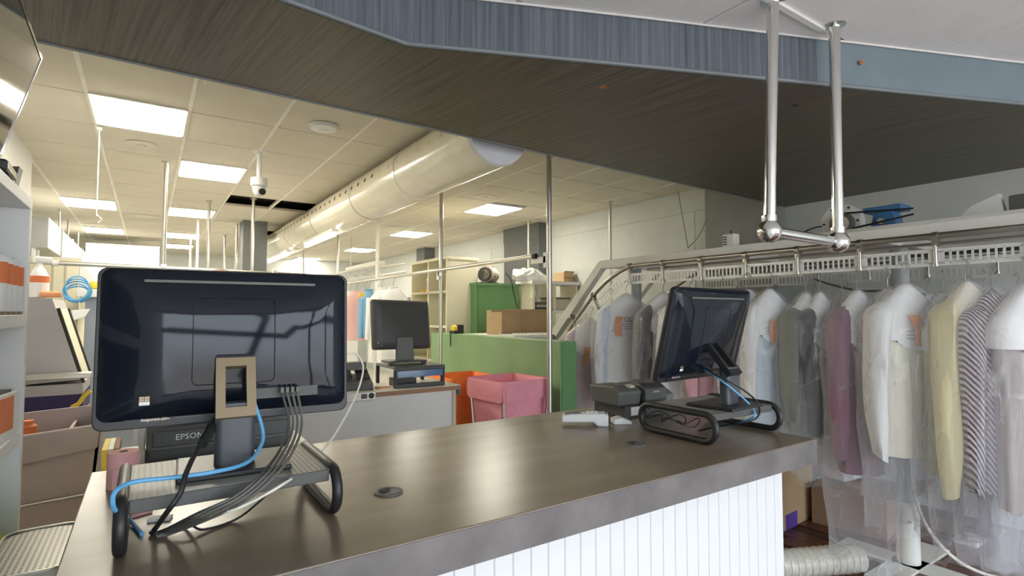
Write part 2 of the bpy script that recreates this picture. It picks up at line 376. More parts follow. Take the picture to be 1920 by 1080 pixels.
# front ceiling of the customer side
cf = MB().bb((WL-.1, -3.2, ZF+.02), (WR+.1, 2.5, ZF+.06)).build('ceiling_front', 'tile_f'); tag(cf, 'lower white tiled ceiling over the customer side', 'ceiling', kind='structure')
ft = None
for i in range(-3, 4):
    for k in range(-8, 2):
        cx, cy = 1.87+1.09*(i+.5), 1.115+.55*(k+.5)
        if cx-.545 < WL-.3 or cx+.5 > WR+.6: continue
        if ft is None: ft = MB().bb((-.541, -.271, 0), (.541, .271, .018)).build('ceiling_tile', 'tile_f', cf, bevel=.003, seg=1); ft.location = (cx, cy, ZF)
        else: inst(ft, (cx, cy, ZF), cf)
MB().bb((WL, 1.103, ZF-.012), (2.32, 1.127, ZF)).build('tee_bar', 'white', cf)

# dropped bulkhead
hd = thing('bulkhead', 'dark streaked bulkhead dropped from the ceiling across the shop', 'bulkhead', (0.764, 1.834, ZS), kind='structure')
FR = [Vector((-.85, 1.66, 0)), Vector((.30, 1.783, 0)), Vector((.764, 1.834, 0)), Vector((1.61, 1.480, 0)), Vector((3.43, .737, 0)), Vector((4.88, .145, 0))]
BK = [Vector((4.88, 2.705, 0)), Vector((-.85, 2.515, 0))]
z0 = Vector((0, 0, ZS))
MB().prism([q+z0 for q in FR+BK], (0, 0, .02)).build('soffit_panel', 'soffit', hd, world=True)
for i in range(5):
    a, b = FR[i]+Vector((0, 0, ZS+.02)), FR[i+1]+Vector((0, 0, ZS+.02)); n = Vector((-(b-a).y, (b-a).x, 0)).normalized()*.02
    # beyond the front poles the facing is a plainer slate sheet
    if i == 3:
        m_ = a+(b-a)*.42
        MB().prism([a, m_, m_+n, a+n], (0, 0, ZF-ZS-.02)).build('fascia_panel', 'fascia', hd, world=True)
        MB().prism([m_, b, b+n, m_+n], (0, 0, ZF-ZS-.02)).build('fascia_panel', 'fascia_plain', hd, world=True)
    else:
        MB().prism([a, b, b+n, a+n], (0, 0, ZF-ZS-.02)).build('fascia_panel', 'fascia' if i < 3 else 'fascia_plain', hd, world=True)
    d = (b-a).normalized(); o_ = -n.normalized()*.008
    MB().tube([a+o_+Vector((0, 0, -.012)), b+o_+Vector((0, 0, -.012))], .009, 8).build('edge_trim', 'slate_trim', hd, world=True)
    MB().tube([a+o_+Vector((0, 0, ZF-ZS-.026)), b+o_+Vector((0, 0, ZF-ZS-.026))], .005, 6).build('top_trim', 'tile_f', hd, world=True)
MB().prism([BK[0]+z0+Vector((0, 0, .02)), BK[1]+z0+Vector((0, 0, .02)), BK[1]+z0+Vector((0, -.02, .02)), BK[0]+z0+Vector((0, -.02, .02))], (0, 0, ZC-ZS+.1)).build('back_panel', 'soffit', hd, world=True)
MB().tube([BK[1]+z0+Vector((0, .006, .004)), BK[0]+z0+Vector((0, .006, .004))], .010, 6).build('back_trim', 'slate_trim', hd, world=True)
for x, y in ((1131, 163), (1491, 197)):
    q = onz(x, y, ZS); MB().lathe([(.002, 0), (.016, -.002), (.016, .004)], q, 10).build('screw_hole', 'rust' if x < 1200 else 'void', hd, world=True)
q = FR[3]+(FR[4]-FR[3])*.53; q.z = ZS+.12
MB().lathe([(.002, 0), (.010, -.002), (.010, .004)], (0, 0, 0), 10, X=Matrix.Translation(q+Vector((-.004, -.008, 0))) @ Matrix.Rotation(R(90), 4, 'X') @ Matrix.Rotation(R(-22), 4, 'Y')).build('drilled_hole', 'rust', hd, world=True)
for x, y in ((384, 147), (862, 252)):
    q = onz(x, y, ZS); q.z = ZS-.004; q.y += .015
    MB().cyl(q+Vector((0, 0, .03)), q+Vector((0, 0, -.02)), .003, 6).build('hook', 'whitepaint', hd, world=True)

# ================================================================== LIGHT FITTINGS AND CEILING FIXTURES
LLAB = ['nearest bright ceiling light panel, beside the bulkhead at left', 'bright ceiling light panel left of the dome camera', 'bright ceiling light panel at far left behind the pull cord', 'small bright panel just behind the nearest thin steel post at left',
        'second panel of the far left row of ceiling lights', 'third panel of the middle-left ceiling lights, near far wall', 'farthest of the middle-left ceiling light panels',
        'largest ceiling light panel right of the round duct', 'second ceiling light panel right of the round duct', 'third ceiling light panel right of the round duct', 'farthest ceiling light panel right of the round duct']
for (k, x, y), q, lb in zip(LIGHTS, LP, LLAB):
    t = thing('ceiling_light', lb, 'ceiling light', (q.x, q.y, ZC-.012), group='flat ceiling light panels')
    MB().bb((-.262, -.318, -.002), (.262, .318, .05)).build('frame', 'tee', t, bevel=.003)
    MB().bb((-.245, -.298, -.008), (.245, .298, -.001)).build('diffuser', 'tube', t)

XC, ZD, RD = 1.75, 2.557, .21
du = thing('round_duct', 'long round cream duct hanging under the ceiling, with rows of air holes', 'duct', (XC, 2.74, ZD-RD))
segs = [2.76, 3.95, 5.05, 6.55, 8.0, 9.6, 11.2, 12.6]
for a, b in zip(segs[:-1], segs[1:]):
    MB().cyl((XC, a, ZD), (XC, b-.004, ZD), RD, 40).build('duct_section', 'duct', du, world=True, smooth=True)
for a in segs[1:-1]:
    MB().cyl((XC, a-.02, ZD), (XC, a+.012, ZD), RD+.004, 40).build('seam_ring', 'steel' if a == segs[1] else 'greytop', du, world=True, smooth=True)
X_ = Matrix.Translation((XC, 2.76, ZD)) @ Matrix.Rotation(R(90), 4, 'X')
MB().lathe([(.001, .012), (RD*.98, .010), (RD+.003, -.02)], (0, 0, 0), 40, X=X_).build('end_cap', 'ductcap', du, world=True, smooth=True)
yv = 2.95; hole = None
while yv < 11.8:
    a = R(166); c = Vector((XC+math.cos(a)*RD, yv, ZD+math.sin(a)*RD)); nrm = Vector((math.cos(a), 0, math.sin(a)))
    MB().cyl(c-nrm*.004, c+nrm*.002, .018, 10).build('air_hole', 'void' if yv > 4.4 else 'beige', du, world=True)
    yv += .185
yv = 2.9
while yv < 9.5:
    a = R(-52); c = Vector((XC+math.cos(a)*RD, yv, ZD+math.sin(a)*RD)); nrm = Vector((math.cos(a), 0, math.sin(a)))
    MB().cyl(c-nrm*.004, c+nrm*.002, .02, 8).build('air_hole', 'ductcap', du, world=True)
    yv += .22
for i, (xa, ya, xb, yb, lb) in enumerate([(630, 437, 572, 460, 'lit fluorescent tube under the duct, nearest of the three'), (541, 474, 505, 490, 'lit fluorescent tube under the duct, middle one'), (490, 498, 474, 505, 'lit fluorescent tube under the duct, farthest by the dark column')]):
    zt = 2.32; a = onz(xa, ya, zt); b = onz(xb, yb, zt); a.x = b.x = (a.x+b.x)/2
    if i == 2: b.y = a.y+1.0
    t = thing('tube_light', lb, 'ceiling light', (a.x, a.y, zt), group='tube lights under the duct')
    MB().bb((a.x-.035, a.y, zt+.012), (a.x+.035, b.y, zt+.05)).build('housing', 'whitepaint', t, world=True)
    MB().cyl((a.x, a.y+.02, zt-.01), (a.x, b.y-.02, zt-.01), .022, 12).build('tube', 'tube', t, world=True, smooth=True)
    for yy in (a.y+.1, b.y-.1): MB().cyl((a.x, yy, zt+.05), (a.x, yy, ZC), .004, 6).build('rod', 'steel', t, world=True)

def disc(x, y, r, lb, name, cat, m='tile', h=.03):
    q = onz(x, y, ZC); t = thing(name, lb, cat, (q.x, q.y, ZC-.004))
    MB().lathe([(r*.6, -h), (r*.9, -h*.8), (r, -h*.3), (r, 0)], (0, 0, 0), 28).build('cover', m, t, smooth=True)
    MB().lathe([(r*.25, -h-.008), (r*.35, -h)], (0, 0, 0), 20).build('centre', m, t, smooth=True)
disc(607, 235, .10, 'white round smoke detector on the ceiling beside the duct', 'smoke_detector', 'smoke detector', 'white')
disc(266, 270, .11, 'round ceiling speaker grille behind the nearest light panel', 'ceiling_speaker', 'speaker', 'greytop', .006)
disc(272, 405, .13, 'round ceiling speaker grille between the far left light panels', 'ceiling_speaker', 'speaker', 'greytop', .006)
disc(909, 368, .12, 'round ceiling speaker grille above the largest right light panel', 'ceiling_speaker', 'speaker', 'greytop', .006)
disc(742, 425, .14, 'round ceiling speaker grille above the second right light panel', 'ceiling_speaker', 'speaker', 'greytop', .006)
# dome camera on its stem
q = onz(487, 284, ZC)
t = thing('security_camera', 'white dome security camera hanging on a short stem', 'camera', (q.x, q.y, ZC))
MB().lathe([(.05, -.012), (.055, 0)], (0, 0, 0), 18).build('ceiling_plate', 'white', t, smooth=True)
MB().cyl((0, 0, -.01), (0, 0, -.235), .020, 14).build('stem', 'white', t, smooth=True)
MB().lathe([(.02, -.215), (.062, -.225), (.066, -.29), (.052, -.30)], (0, 0, 0), 24).build('housing', 'white', t, smooth=True)
MB().lathe([(.001, -.375), (.025, -.37), (.045, -.345), (.055, -.30)], (0, 0, 0), 24).build('ball', 'white', t, smooth=True)
MB().cyl((.012, -.03, -.335), (.02, -.058, -.345), .026, 16).build('lens', 'black', t, smooth=True)
# pull cord
q = onz(187, 236, ZC); q2 = onx(185, 412, q.x)
t = thing('pull_cord', 'thin white pull cord hanging from the nearest light panel', 'cord', (q.x, q.y, ZC-.02))
MB().box((0, 0, -.002), (.03, .03, .02)).build('fixing', 'white', t); MB().cyl((0, 0, 0), (0, 0, q2.z-ZC+.02), .004, 6).build('cord', 'wcable', t)
MB().tube([(0, 0, q2.z-ZC+.03), (.03, 0, q2.z-ZC), (.01, 0, q2.z-ZC-.03)], .004, 6).build('hook', 'wcable', t)

# ================================================================== POSTS AND HANGING PIPES
def post(x, y, lb, r=.017, z0=0.0, z1=ZC, m='steel'):
    t = thing('steel_post', lb, 'post', (x, y, z0), group='steel posts from floor to ceiling')
    MB().cyl((0, 0, 0), (0, 0, z1-z0-.012), r, 14).build('tube', m, t, smooth=True)
    MB().lathe([(r*2.0, -.012), (r*2.0, 0)], (0, 0, z1-z0), 16).build('flange', m, t)
    return t
pA = post(2.63, 3.385, 'nearest steel post, in front of the green half wall', .021)
post(2.63, 5.30, 'second steel post along the clothes pipe, before the cream cabinet', .021)
post(2.60, 7.19, 'third steel post along the clothes pipe, white against the hangers', .026, m='whitepaint')
post(2.66, 9.27, 'fourth steel post along the clothes pipe, near the third light panel', .022)
post(2.74, 12.1, 'farthest steel post along the clothes pipe', .022)
post(4.57, 4.69, 'thin post by the right wall above the conveyor bend')
post(4.57, 6.37, 'thin post in front of the broad charcoal column')
post(.10, 5.62, 'tall steel post carrying the left clothes pipe')
post(.57, 7.33, 'slim steel post crossing the small left light panel')
post(.56, 8.9, 'slim white steel post behind the small left light panel', m='whitepaint')
post(.985, 6.87, 'steel post hanging under the gap of missing ceiling tiles')
post(1.07, 9.0, 'steel post beside the free-standing charcoal column')
post(1.06, 10.4, 'slim steel post left of the charcoal column, further back')
post(.60, 11.2, 'short far steel post among the left group', .02)
pz = 1.905
pp = thing('clothes_pipe', 'long steel clothes pipe running back from the nearest post', 'pipe', (2.58, 3.55, pz))
MB().cyl((2.58, 3.52, pz), (2.58, 12.2, pz), .018, 14).build('pipe', 'steel', pp, world=True, smooth=True)
MB().cyl((2.58, 3.49, pz), (2.58, 3.53, pz), .022, 14).build('end_cap', 'black', pp, world=True, smooth=True)
for y in (3.385, 5.30, 7.19, 9.27):
    MB().bb((2.592, y-.03, pz-.10), (2.606, y+.03, pz+.02)).bb((2.592, y-.10 if y > 4 else y, pz-.06), (2.60, y+.2 if y < 4 else y, pz-.01)).build('bracket', 'whitepaint', pp, world=True)
    for zz in (-.02, -.08): MB().cyl((2.590, y-.018, pz+zz), (2.595, y-.018, pz+zz), .006, 8).build('bolt', 'steel', pp, world=True)
lp = thing('clothes_pipe', 'steel clothes pipe crossing at the left above the big monitor', 'pipe', (-.8, 5.56, 1.845))
MB().cyl((-.85, 5.555, 1.845), (1.3, 5.59, 1.82), .018, 14).build('pipe', 'steel', lp, world=True, smooth=True)
for x in (-.62, .1, 1.0): MB().cyl((x-.02, 5.565, 1.843), (x+.02, 5.565, 1.843), .026, 12).build('collar', 'zinc', lp, world=True)
# chrome hanging rail over the counter
t = thing('chrome_rail', 'chrome U-shaped hanging rail over the right end of the counter', 'rail', (2.14, 1.11, 1.745))
a = Vector((1.944, 1.146, 1.757)); b = Vector((2.335, 1.083, 1.737)); a2 = Vector((1.95, 1.115, ZF)); b2 = Vector((2.335, 1.075, ZF))
for p_, q_ in ((a, a2), (b, b2)):
    MB().cyl(p_, q_, .0215, 18).build('drop_pole', 'chrome', t, world=True, smooth=True)
    MB().lathe([(.001, -.044), (.017, -.041), (.033, -.030), (.043, -.010), (.044, 0), (.043, .010), (.033, .030), (.025, .037), (.027, .043), (.027, .060), (.0215, .062)], p_, 24).build('ball_joint', 'chrome', t, world=True, smooth=True)
    MB().lathe([(.03, -.006), (.045, -.002), (.045, 0)], q_, 20).build('ceiling_flange', 'chrome', t, world=True, smooth=True)
MB().cyl(a, b, .0205, 18).build('cross_bar', 'chrome', t, world=True, smooth=True)

# ================================================================== FRONT COUNTER
CT = 1.0; CX0, CX1, CY0, CY1 = -.122, 1.987, 1.013, 1.945
ct = thing('service_counter', 'long brown-topped service counter with white beadboard front', 'counter', (1.0, 1.5, 0))
MB().bb((CX0, CY0, CT-.082), (CX1, CY1, CT)).build('worktop', 'counter', ct, world=True, bevel=.003)
MB().bb((CX0+.001, CY0-.0015, CT-.081), (CX1-.001, CY0, CT-.0035)).build('front_edge_band', 'band', ct, world=True)
MB().bb((CX1-.0005, CY0+.001, CT-.081), (CX1+.0015, CY1-.001, CT-.003)).build('end_edge_band', 'band', ct, world=True)
MB().bb((CX0+.08, 1.09, 0), (1.885, 1.13, CT-.082)).bb((CX0+.08, 1.13, 0), (CX0+.12, 1.85, CT-.082)).bb((1.845, 1.13, 0), (1.885, 1.85, CT-.082)).build('carcass', 'white', ct, world=True)
bd = None; x = 1.887-.0265
while x > CX0+.08:
    if bd is None:
        bd = MB().prism([(-.0262, 0, 0), (-.0235, -.005, 0), (.0235, -.005, 0), (.0262, 0, 0)], (0, 0, CT-.084)).build('bead_board', 'whiteboard', ct)
        base = Vector((x, 1.089, 0.001))-Vector((1.0, 1.5, 0)); bd.location = base
    else: inst(bd, Vector((x, 1.089, .001))-Vector((1.0, 1.5, 0)), ct)
    x -= .0525
for gx, gy in ((.511, 1.316), (1.395, 1.318)):
    g = MB().lathe([(.036, 0), (.036, .003), (.030, .005), (.024, .003)], Vector((gx, gy, CT))-Vector((1.0, 1.5, 0)), 28).build('cable_grommet', 'mgrey', ct, smooth=True)
    MB().box(Vector((gx-.008, gy+.004, CT+.006))-Vector((1.0, 1.5, 0)), (.03, .012, .003), rz=.5).build('grommet_slot', 'void', g)

# ------------------------------------------------------------------ monitor riser (built twice from one design)
RW, RDp, RH = .385, .300, .105
def riser(name, label, loc):
    t = thing(name, label, 'monitor stand', loc)
    hw = RW/2
    # middle sheet, two punched wings, folded front and back lips
    MB().bb((-hw*.50, -RDp/2+.012, RH-.006), (hw*.50, RDp/2-.012, RH)).build('deck', 'risertop', t, bevel=.0015)
    for s in (-1, 1):
        MB().bb((min(s*hw*.50, s*(hw-.006)), -RDp/2+.012, RH-.007), (max(s*hw*.50, s*(hw-.006)), RDp/2-.012, RH-.001)).build('punched_wing', 'perf', t, bevel=.0015)
    for s in (-1, 1): MB().bb((-hw+.012, s*(RDp/2-.012)-.004, RH-.026), (hw-.012, s*(RDp/2-.012)+.004, RH-.001)).build('lip', 'dgrey', t, bevel=.002)
    for s in (-1, 1):
        r = (RH-.012)/2-.001; pts = []
        for i in range(13): a = -PI/2+PI*i/12; pts.append((s*hw, RDp/2-.03+r*math.cos(a), .012+r+r*math.sin(a)))
        for i in range(13): a = PI/2+PI*i/12; pts.append((s*hw, -RDp/2+.03+r*math.cos(a), .012+r+r*math.sin(a)))
        MB().tube(pts, .0115, 12, closed=True).build('loop_leg', 'black', t, smooth=True)
    return t
R1 = (.160, 1.372, CT); R2 = (1.775, 1.300, CT)
riser('monitor_riser', 'grey punched-metal monitor riser with black loop legs at the left of the counter', R1)
riser('monitor_riser', 'black-legged monitor riser at the right end of the counter', R2)

# ------------------------------------------------------------------ all-in-one computers seen from behind
def aio(label, loc, rz, tilt, details, yb=.082):
    t = thing('desktop_computer', label, 'computer', loc, rz)
    W, H, zb = .530, .352, .092        # screen size, bottom edge over the riser, panel behind the column
    MB().bb((-.11, -.075, 0), (.11, .11, .011)).build('base_plate', 'black', t, bevel=.004)
    # column with rounded flanks
    out = rrect(.080, .040, .015, 4)
    MB().prism([(x_, z_, .010) for x_, z_ in out], (0, 0, .135)).build('column', 'slate', t, smooth=True)
    # sloping neck: a flat frame with a slot through it
    A = Vector((0, -.016, .110)); D_ = Vector((0, yb-.03, .125)); nn = Vector((0, -.125, yb-.03)).normalized()*.022; L_ = D_.length; d = D_.normalized()
    nk = MB()
    for x0_, x1_, s0, s1 in ((-.040, -.021, 0, L_), (.021, .040, 0, L_), (-.021, .021, 0, .022), (-.021, .021, L_-.020, L_)):
        nk.prism([A+d*s0+Vector((x0_, 0, 0)), A+d*s0+Vector((x1_, 0, 0)), A+d*s1+Vector((x1_, 0, 0)), A+d*s1+Vector((x0_, 0, 0))], nn)
    nk_o = nk.build('neck', 'bronze' if details else 'black', t)  # bronze here paints reflected light onto the dark neck
    MB().cyl(A+D_+Vector((-.038, 0, 0)), A+D_+Vector((.038, 0, 0)), .014, 14).build('hinge', 'slate', t, smooth=True)
    X = Matrix.Translation((0, yb, zb)) @ Matrix.Rotation(tilt, 4, 'X')
    cz = H/2
    def ring(w_, h_, r_, y_, dz=0): return [X @ Vector((x_, y_, cz+z_+dz)) for x_, z_ in rrect(w_, h_, r_, 7)]
    MB().loft([ring(W-.006, H-.006, .018, .016), ring(W, H, .020, .012), ring(W, H, .020, -.004), ring(W-.004, H-.004, .020, -.007)]).build('bezel', 'black', t, smooth=True)
    MB().loft([ring(W-.02, H-.03, .012, .0165, .004), ring(W-.02, H-.03, .012, .0175, .004)]).build('display', 'screen', t)
    # bulging shell: spine along the top, deepest low in the middle
    rg = []
    for y_, ix, iz, dz, rr in ((-.006, .012, .020, .008, .02), (-.012, .020, .026, .008, .022), (-.020, .040, .044, .006, .03), (-.028, .085, .075, 0, .045), (-.036, .150, .120, -.008, .06), (-.041, .250, .190, -.014, .06)):
        rg.append(ring(W-ix, H-iz, rr, y_, dz))
    sh = MB().loft(rg, cap0=False).build('back_shell', 'gloss', t, smooth=True, angle=60)
    MB().loft([ring(.36, .006, .0029, -.0115+.004, H/2-.030), ring(.36, .006, .0029, -.029, H/2-.030)]).build('vent_slot', 'mgrey', t)  # lighter grey paints a highlight line along the slot
    MB().tube([X @ Vector((x_, -.0425, cz+z_+.012)) for x_, z_ in rrect(.17, .20, .012, 4)], .0009, 5, closed=True).build('cover_seam', 'black', t)
    MB().tube([X @ Vector((-W/2+x_, -.010, cz+.045+z_)) for x_, z_ in ((.006, -.09), (.028, -.088), (.034, -.08), (.034, .11))], .0008, 5).build('edge_seam', 'dgrey', t)
    # port strip, label strip
    MB().add([X @ Vector(p_) for p_ in ((.03, -.040, .048), (.185, -.036, .048), (.185, -.038, .072), (.03, -.042, .072), (.03, -.02, .048), (.185, -.02, .048), (.185, -.02, .072), (.03, -.02, .072))],
             [(0, 1, 2, 3), (4, 5, 6, 7), (0, 1, 5, 4), (2, 3, 7, 6), (0, 3, 7, 4), (1, 2, 6, 5)]).build('port_strip', 'dgrey', t)
    MB().box((0, 0, 0), (.36, .004, .030), X=X @ Matrix.Translation((-.03, -.0085, .022))).build('label_strip', 'black', t)
    XT = X @ Matrix.Translation((-.155, -.0112, .018)) @ BACKX
    text('model_print', 'Inspiron 20', .0105, XT, 'label_w', t)
    for k, (xx, wd) in enumerate(((-.09, .05), (-.03, .035), (.06, .04), (.11, .03))):
        for r_ in range(3): MB().box((0, 0, 0), (wd-.008*(r_ % 2), .0004, .0016), X=X @ Matrix.Translation((xx, -.0107, .028-.005*r_))).build('fine_print', 'mgrey', t)
    for r_ in range(3): MB().box((0, 0, 0), (.05, .001, .0025), X=X @ Matrix.Translation((-.15, -.0108, .031-.005*r_-.004))).build('speaker_slit', 'bronze', t)
    st = MB().box((0, 0, 0), (.019, .001, .0075), X=X @ Matrix.Translation((-.172, -.0375, .0555))).build('sticker', 'label_w', t)
    for i_ in (-1, 1):
        for j_ in (0, 1): MB().box((0, 0, 0), (.0088, .001, .0048), X=X @ Matrix.Translation((-.172+i_*.0049, -.0375, .0625+j_*.0054))).build('sticker_square', 'bronze', st)
    return t, X
A1, X1 = aio('big black all-in-one computer seen from behind, nearest at the left', (.167, 1.356, CT+RH), R(-3), R(-3), True)
A2, X2 = aio('black all-in-one computer seen from behind, at the right end of the counter', (1.785, 1.222, CT+RH), R(5), R(14), False, .135)
for k in range(4):
    Xk = Matrix.Translation((.100+.0115*k, -.038, .066))
    MB().box((0, -.012, 0), (.0085, .026, .014), X=X1 @ Xk).build('plug', 'mgrey', A1, bevel=.002)

# ------------------------------------------------------------------ cables at the left computer
def cable(name, label, pts, r, m, k=7):
    P_ = smooth_path(pts, k); o = thing(name, label, 'cable', P_[0]); MB().tube(P_, r, 7).build('lead', m, o, world=True, smooth=True); return o
tz = CT+.004
cable('power_cable', 'thick black power cable falling left of the computer stand', [ony(404, 785, 1.385), ony(396, 802, 1.36), ony(372, 840, 1.29), ony(350, 885, 1.215), ony(338, 925, 1.19), ony(312, 962, 1.20), onz(292, 990, tz+.01), onz(283, 1000, tz)], .0050, 'black')
q = ony(397, 800, 1.36); q2 = ony(380, 832, 1.305)
MB().cyl(q, q2, .0105, 14).build('ferrite_bead', 'black', bpy.data.objects['power_cable'], world=True, smooth=True)
for k in range(4):
    dx = 8*k
    a_ = WM[A1.name] @ (X1 @ Vector((.100+.0115*k, -.055, .060)))
    cable('usb_cable', ['leftmost of four thin grey cables plugged in the computer', 'second of four thin grey cables plugged in the computer', 'third of four thin grey cables plugged in the computer', 'rightmost of four thin grey cables plugged in the computer'][k],
          [a_, ony(542+dx, 795, 1.345-.004*k), ony(522+dx*1.1, 848, 1.27-.01*k), ony(486+dx*1.2, 893, 1.20-.006*k), ony(438+dx, 932+2*k, 1.188-.004*k), ony(372+dx, 962+3*k, 1.20+.006*k), onz(312+dx*.6, 992+2*k, tz+.006), onz(288+dx*.3, 1000+2*k, tz)], .0030, 'mgrey' if k else 'dgrey')
a_ = WM[A1.name] @ (X1 @ Vector((.036, -.040, .060)))
cable('network_cable', 'bright blue network cable lying across the riser', [a_, ony(492, 805, 1.375), ony(488, 838, 1.345), ony(462, 868, 1.29), ony(400, 885, 1.245), ony(320, 896, 1.24), ony(250, 904, 1.225), ony(216, 922, 1.20), ony(212, 948, 1.20), ony(222, 962, 1.24), onz(240, 972, tz+.01), onz(266, 1001, tz)], .0042, 'blue')
cable('white_cable', 'thin white cable drooping from the back over the counter', [ony(650, 664, 1.80), ony(668, 664, 1.80), ony(681, 690, 1.78), ony(668, 740, 1.72), ony(632, 808, 1.55), ony(585, 868, 1.36), ony(530, 908, 1.20), ony(470, 942, 1.19), ony(420, 962, 1.20), onz(350, 988, tz), onz(300, 1004, tz)], .0030, 'wcable')
cable('thin_cable', 'single thin black cable straying right under the riser', [onz(290, 1004, tz), onz(350, 985, tz+.01), onz(383, 993, tz), onz(440, 975, tz), ony(478, 948, 1.30), ony(510, 918, 1.33)], .0024, 'black')
cable('right_cable', 'bundle lead looping behind the right computer stand', [ony(1322, 690, 1.30), ony(1345, 705, 1.22), ony(1385, 725, 1.17), ony(1418, 752, 1.16), ony(1424, 775, 1.15), ony(1405, 790, 1.14), onz(1345, 800, CT+.03), onz(1310, 808, tz)], .0035, 'black')
cable('right_cable', 'blue lead looping behind the right computer stand', [ony(1318, 692, 1.32), ony(1338, 703, 1.24), ony(1380, 735, 1.18), ony(1408, 762, 1.165), ony(1412, 782, 1.15), onz(1370, 797, CT+.03), onz(1330, 803, tz)], .0035, 'blue')
for k in range(3):
    pts = [onz(1235+28*k, 786+6*k, CT+.012+.004*k)+Vector((.055*math.cos(a), .05*math.sin(a)*(1-.2*k), .012*math.sin(2*a+k)+.012)) for a in [2*PI*i/14 for i in range(15)]]
    cable('coiled_cable', ['first loop of thin cable lying under the right riser', 'middle loop of thin cable lying under the right riser', 'last loop of thin cable lying under the right riser'][k], pts, .0022, 'black', 3)

# ------------------------------------------------------------------ things on the counter
q = onz(230, 912, CT)
t = thing('paper_roll', 'pink paper roll standing on the left end of the counter', 'paper roll', (q.x, q.y, CT))
MB().lathe([(.008, .0), (.035, .0), (.0355, .088), (.034, .09), (.010, .09), (.008, .086), (.008, 0)], (0, 0, 0), 30, cap=False).build('roll', 'pinkpaper', t, smooth=True)
MB().box((-.012, -.0355, .030), (.018, .003, .05)).build('loose_end', 'pinkpaper', t)
MB().cyl((0, 0, .002), (0, 0, .0905), .0095, 16).build('core_shade', 'void', t)  # dark plug paints the shade inside the core
for i_, (xx, yy, rzz) in enumerate(((262, 965, .4), (300, 975, -.3))):
    q = onz(xx, yy, CT); o = MB().bb((-.022, -.012, .0), (.022, .012, .007)).build('tape_scrap', 'pinkpaper' if i_ == 0 else 'label_w', bevel=.002); o.location = q; o.rotation_euler.z = rzz
    tag(o, ['pink paper scrap under the left riser', 'small white tag under the left riser'][i_], 'paper')

def printer(label, loc, rz, w_, d_, h_, brand, zs=1.0):
    t = thing('receipt_printer', label, 'printer', loc, rz)
    prof = [(-d_/2, 0), (d_/2, 0), (d_/2, h_*.78), (d_*.38, h_*.98), (-d_*.10, h_), (-d_*.34, h_*.86), (-d_/2, h_*.52)]
    MB().prism([(-w_/2, y_, z_) for y_, z_ in prof], (w_, 0, 0)).build('body', 'dgrey', t, bevel=.006)
    MB().prism([(-w_*.42, y_, z_) for y_, z_ in ((-d_*.08, h_), (d_*.36, h_*.985), (d_*.36, h_*1.04), (-d_*.05, h_*1.05))], (w_*.84, 0, 0)).build('lid', 'mgrey', t, bevel=.004)
    MB().box((0, -d_*.50, h_*.40), (w_*.96, .006, h_*.14)).build('front_lip', 'mgrey', t, bevel=.002)
    MB().box((w_*.30, -d_/2-.002, h_*.16), (.03, .004, .012)).build('button', 'black', t)
    text('brand_print', brand, h_*.15, face_back(-w_*.1, -d_/2-.0042, h_*.29) if False else face_back(-.0*w_, -d_/2-.004, h_*.22), 'label_w', t)
    return t
# wide printer behind the left riser, on its own stand
q = ony(412, 850, 2.20); zt = ony(262, 860, 2.05).z-.03
ps = thing('printer_stand', 'white stand holding the wide printer behind the counter', 'stand', (.22, 2.22, 0))
MB().bb((-.29, -.18, zt-.02), (.29, .18, zt)).build('top', 'greytop', ps, bevel=.003)
for x in (-.27, .27): MB().bb((x-.012, -.17, 0), (x+.012, .17, zt-.02)).build('side_panel', 'white', ps)
MB().bb((-.258, .14, .05), (.258, .155, zt-.02)).build('back_panel', 'white', ps)
t = thing('wide_printer', 'wide dark grey printer lettered EPSON behind the left computer', 'printer', (.22, 2.20, zt))
MB().bb((-.215, -.12, 0), (.215, .14, .055)).build('base', 'dgrey', t, bevel=.01)
MB().prism([(-.215, -.145, .045), (-.215, .14, .045), (-.215, .14, .145), (-.215, -.02, .15), (-.215, -.12, .115)], (.43, 0, 0)).build('body', 'mgrey', t, bevel=.008)
MB().prism([(-.19, -.135, .118), (-.19, -.02, .155), (-.19, .0, .165), (-.19, -.12, .135)], (.38, 0, 0)).build('cover', 'steel', t, bevel=.004)
MB().bb((-.235, -.11, .0), (-.217, .14, .15)).build('side_cheek', 'greytop', t, bevel=.004)
MB().bb((-.2, -.147, .055), (.2, -.138, .105)).build('front_panel', 'dgrey', t, bevel=.004)
text('brand_print', 'EPSON', .026, face_back(-.098, -.1478, .082), 'label_w', t)
# small printer near the right riser
t = thing('receipt_printer', 'dark grey box-shaped receipt printer left of the right computer', 'printer', (1.80, 1.735, CT), R(-4))
MB().bb((-.105, -.09, 0), (.02, .12, .05)).build('base', 'dgrey', t, bevel=.005)
MB().prism([(-.135, -.075, .05), (-.135, .10, .05), (-.135, .12, .125), (-.135, -.05, .135), (-.135, -.085, .11)], (.13, 0, 0)).build('paper_cover', 'mgrey', t, bevel=.008)
MB().prism([(0, -.105, .062), (0, .10, .062), (0, .10, .125), (0, -.06, .14), (0, -.10, .12)], (.13, 0, 0)).build('body', 'dgrey', t, bevel=.010)
MB().bb((.01, -.095, .0), (.12, .10, .062)).build('lower_body', 'dgrey', t, bevel=.004)
MB().bb((-.07, -.083, .126), (-.045, -.045, .1365)).build('release_catch', 'greytop', t)
text('brand_print', 'EPSON', .011, face_back(.06, -.1062, .105), 'label_w', t)
MB().box((-.05, -.0925, .028), (.05, .003, .035), rz=0).build('paper_label', 'label_w', t)
t2 = thing('receipt_printer', 'low grey printer peeking out behind the right computer', 'printer', (2.04, 1.80, CT-.02+.02), R(-6))
MB().prism([(-.07, -.10, 0), (-.07, .10, 0), (-.07, .10, .11), (-.07, 0, .115), (-.07, -.10, .07)], (.10, 0, 0)).build('body', 'mgrey', t2, bevel=.008)
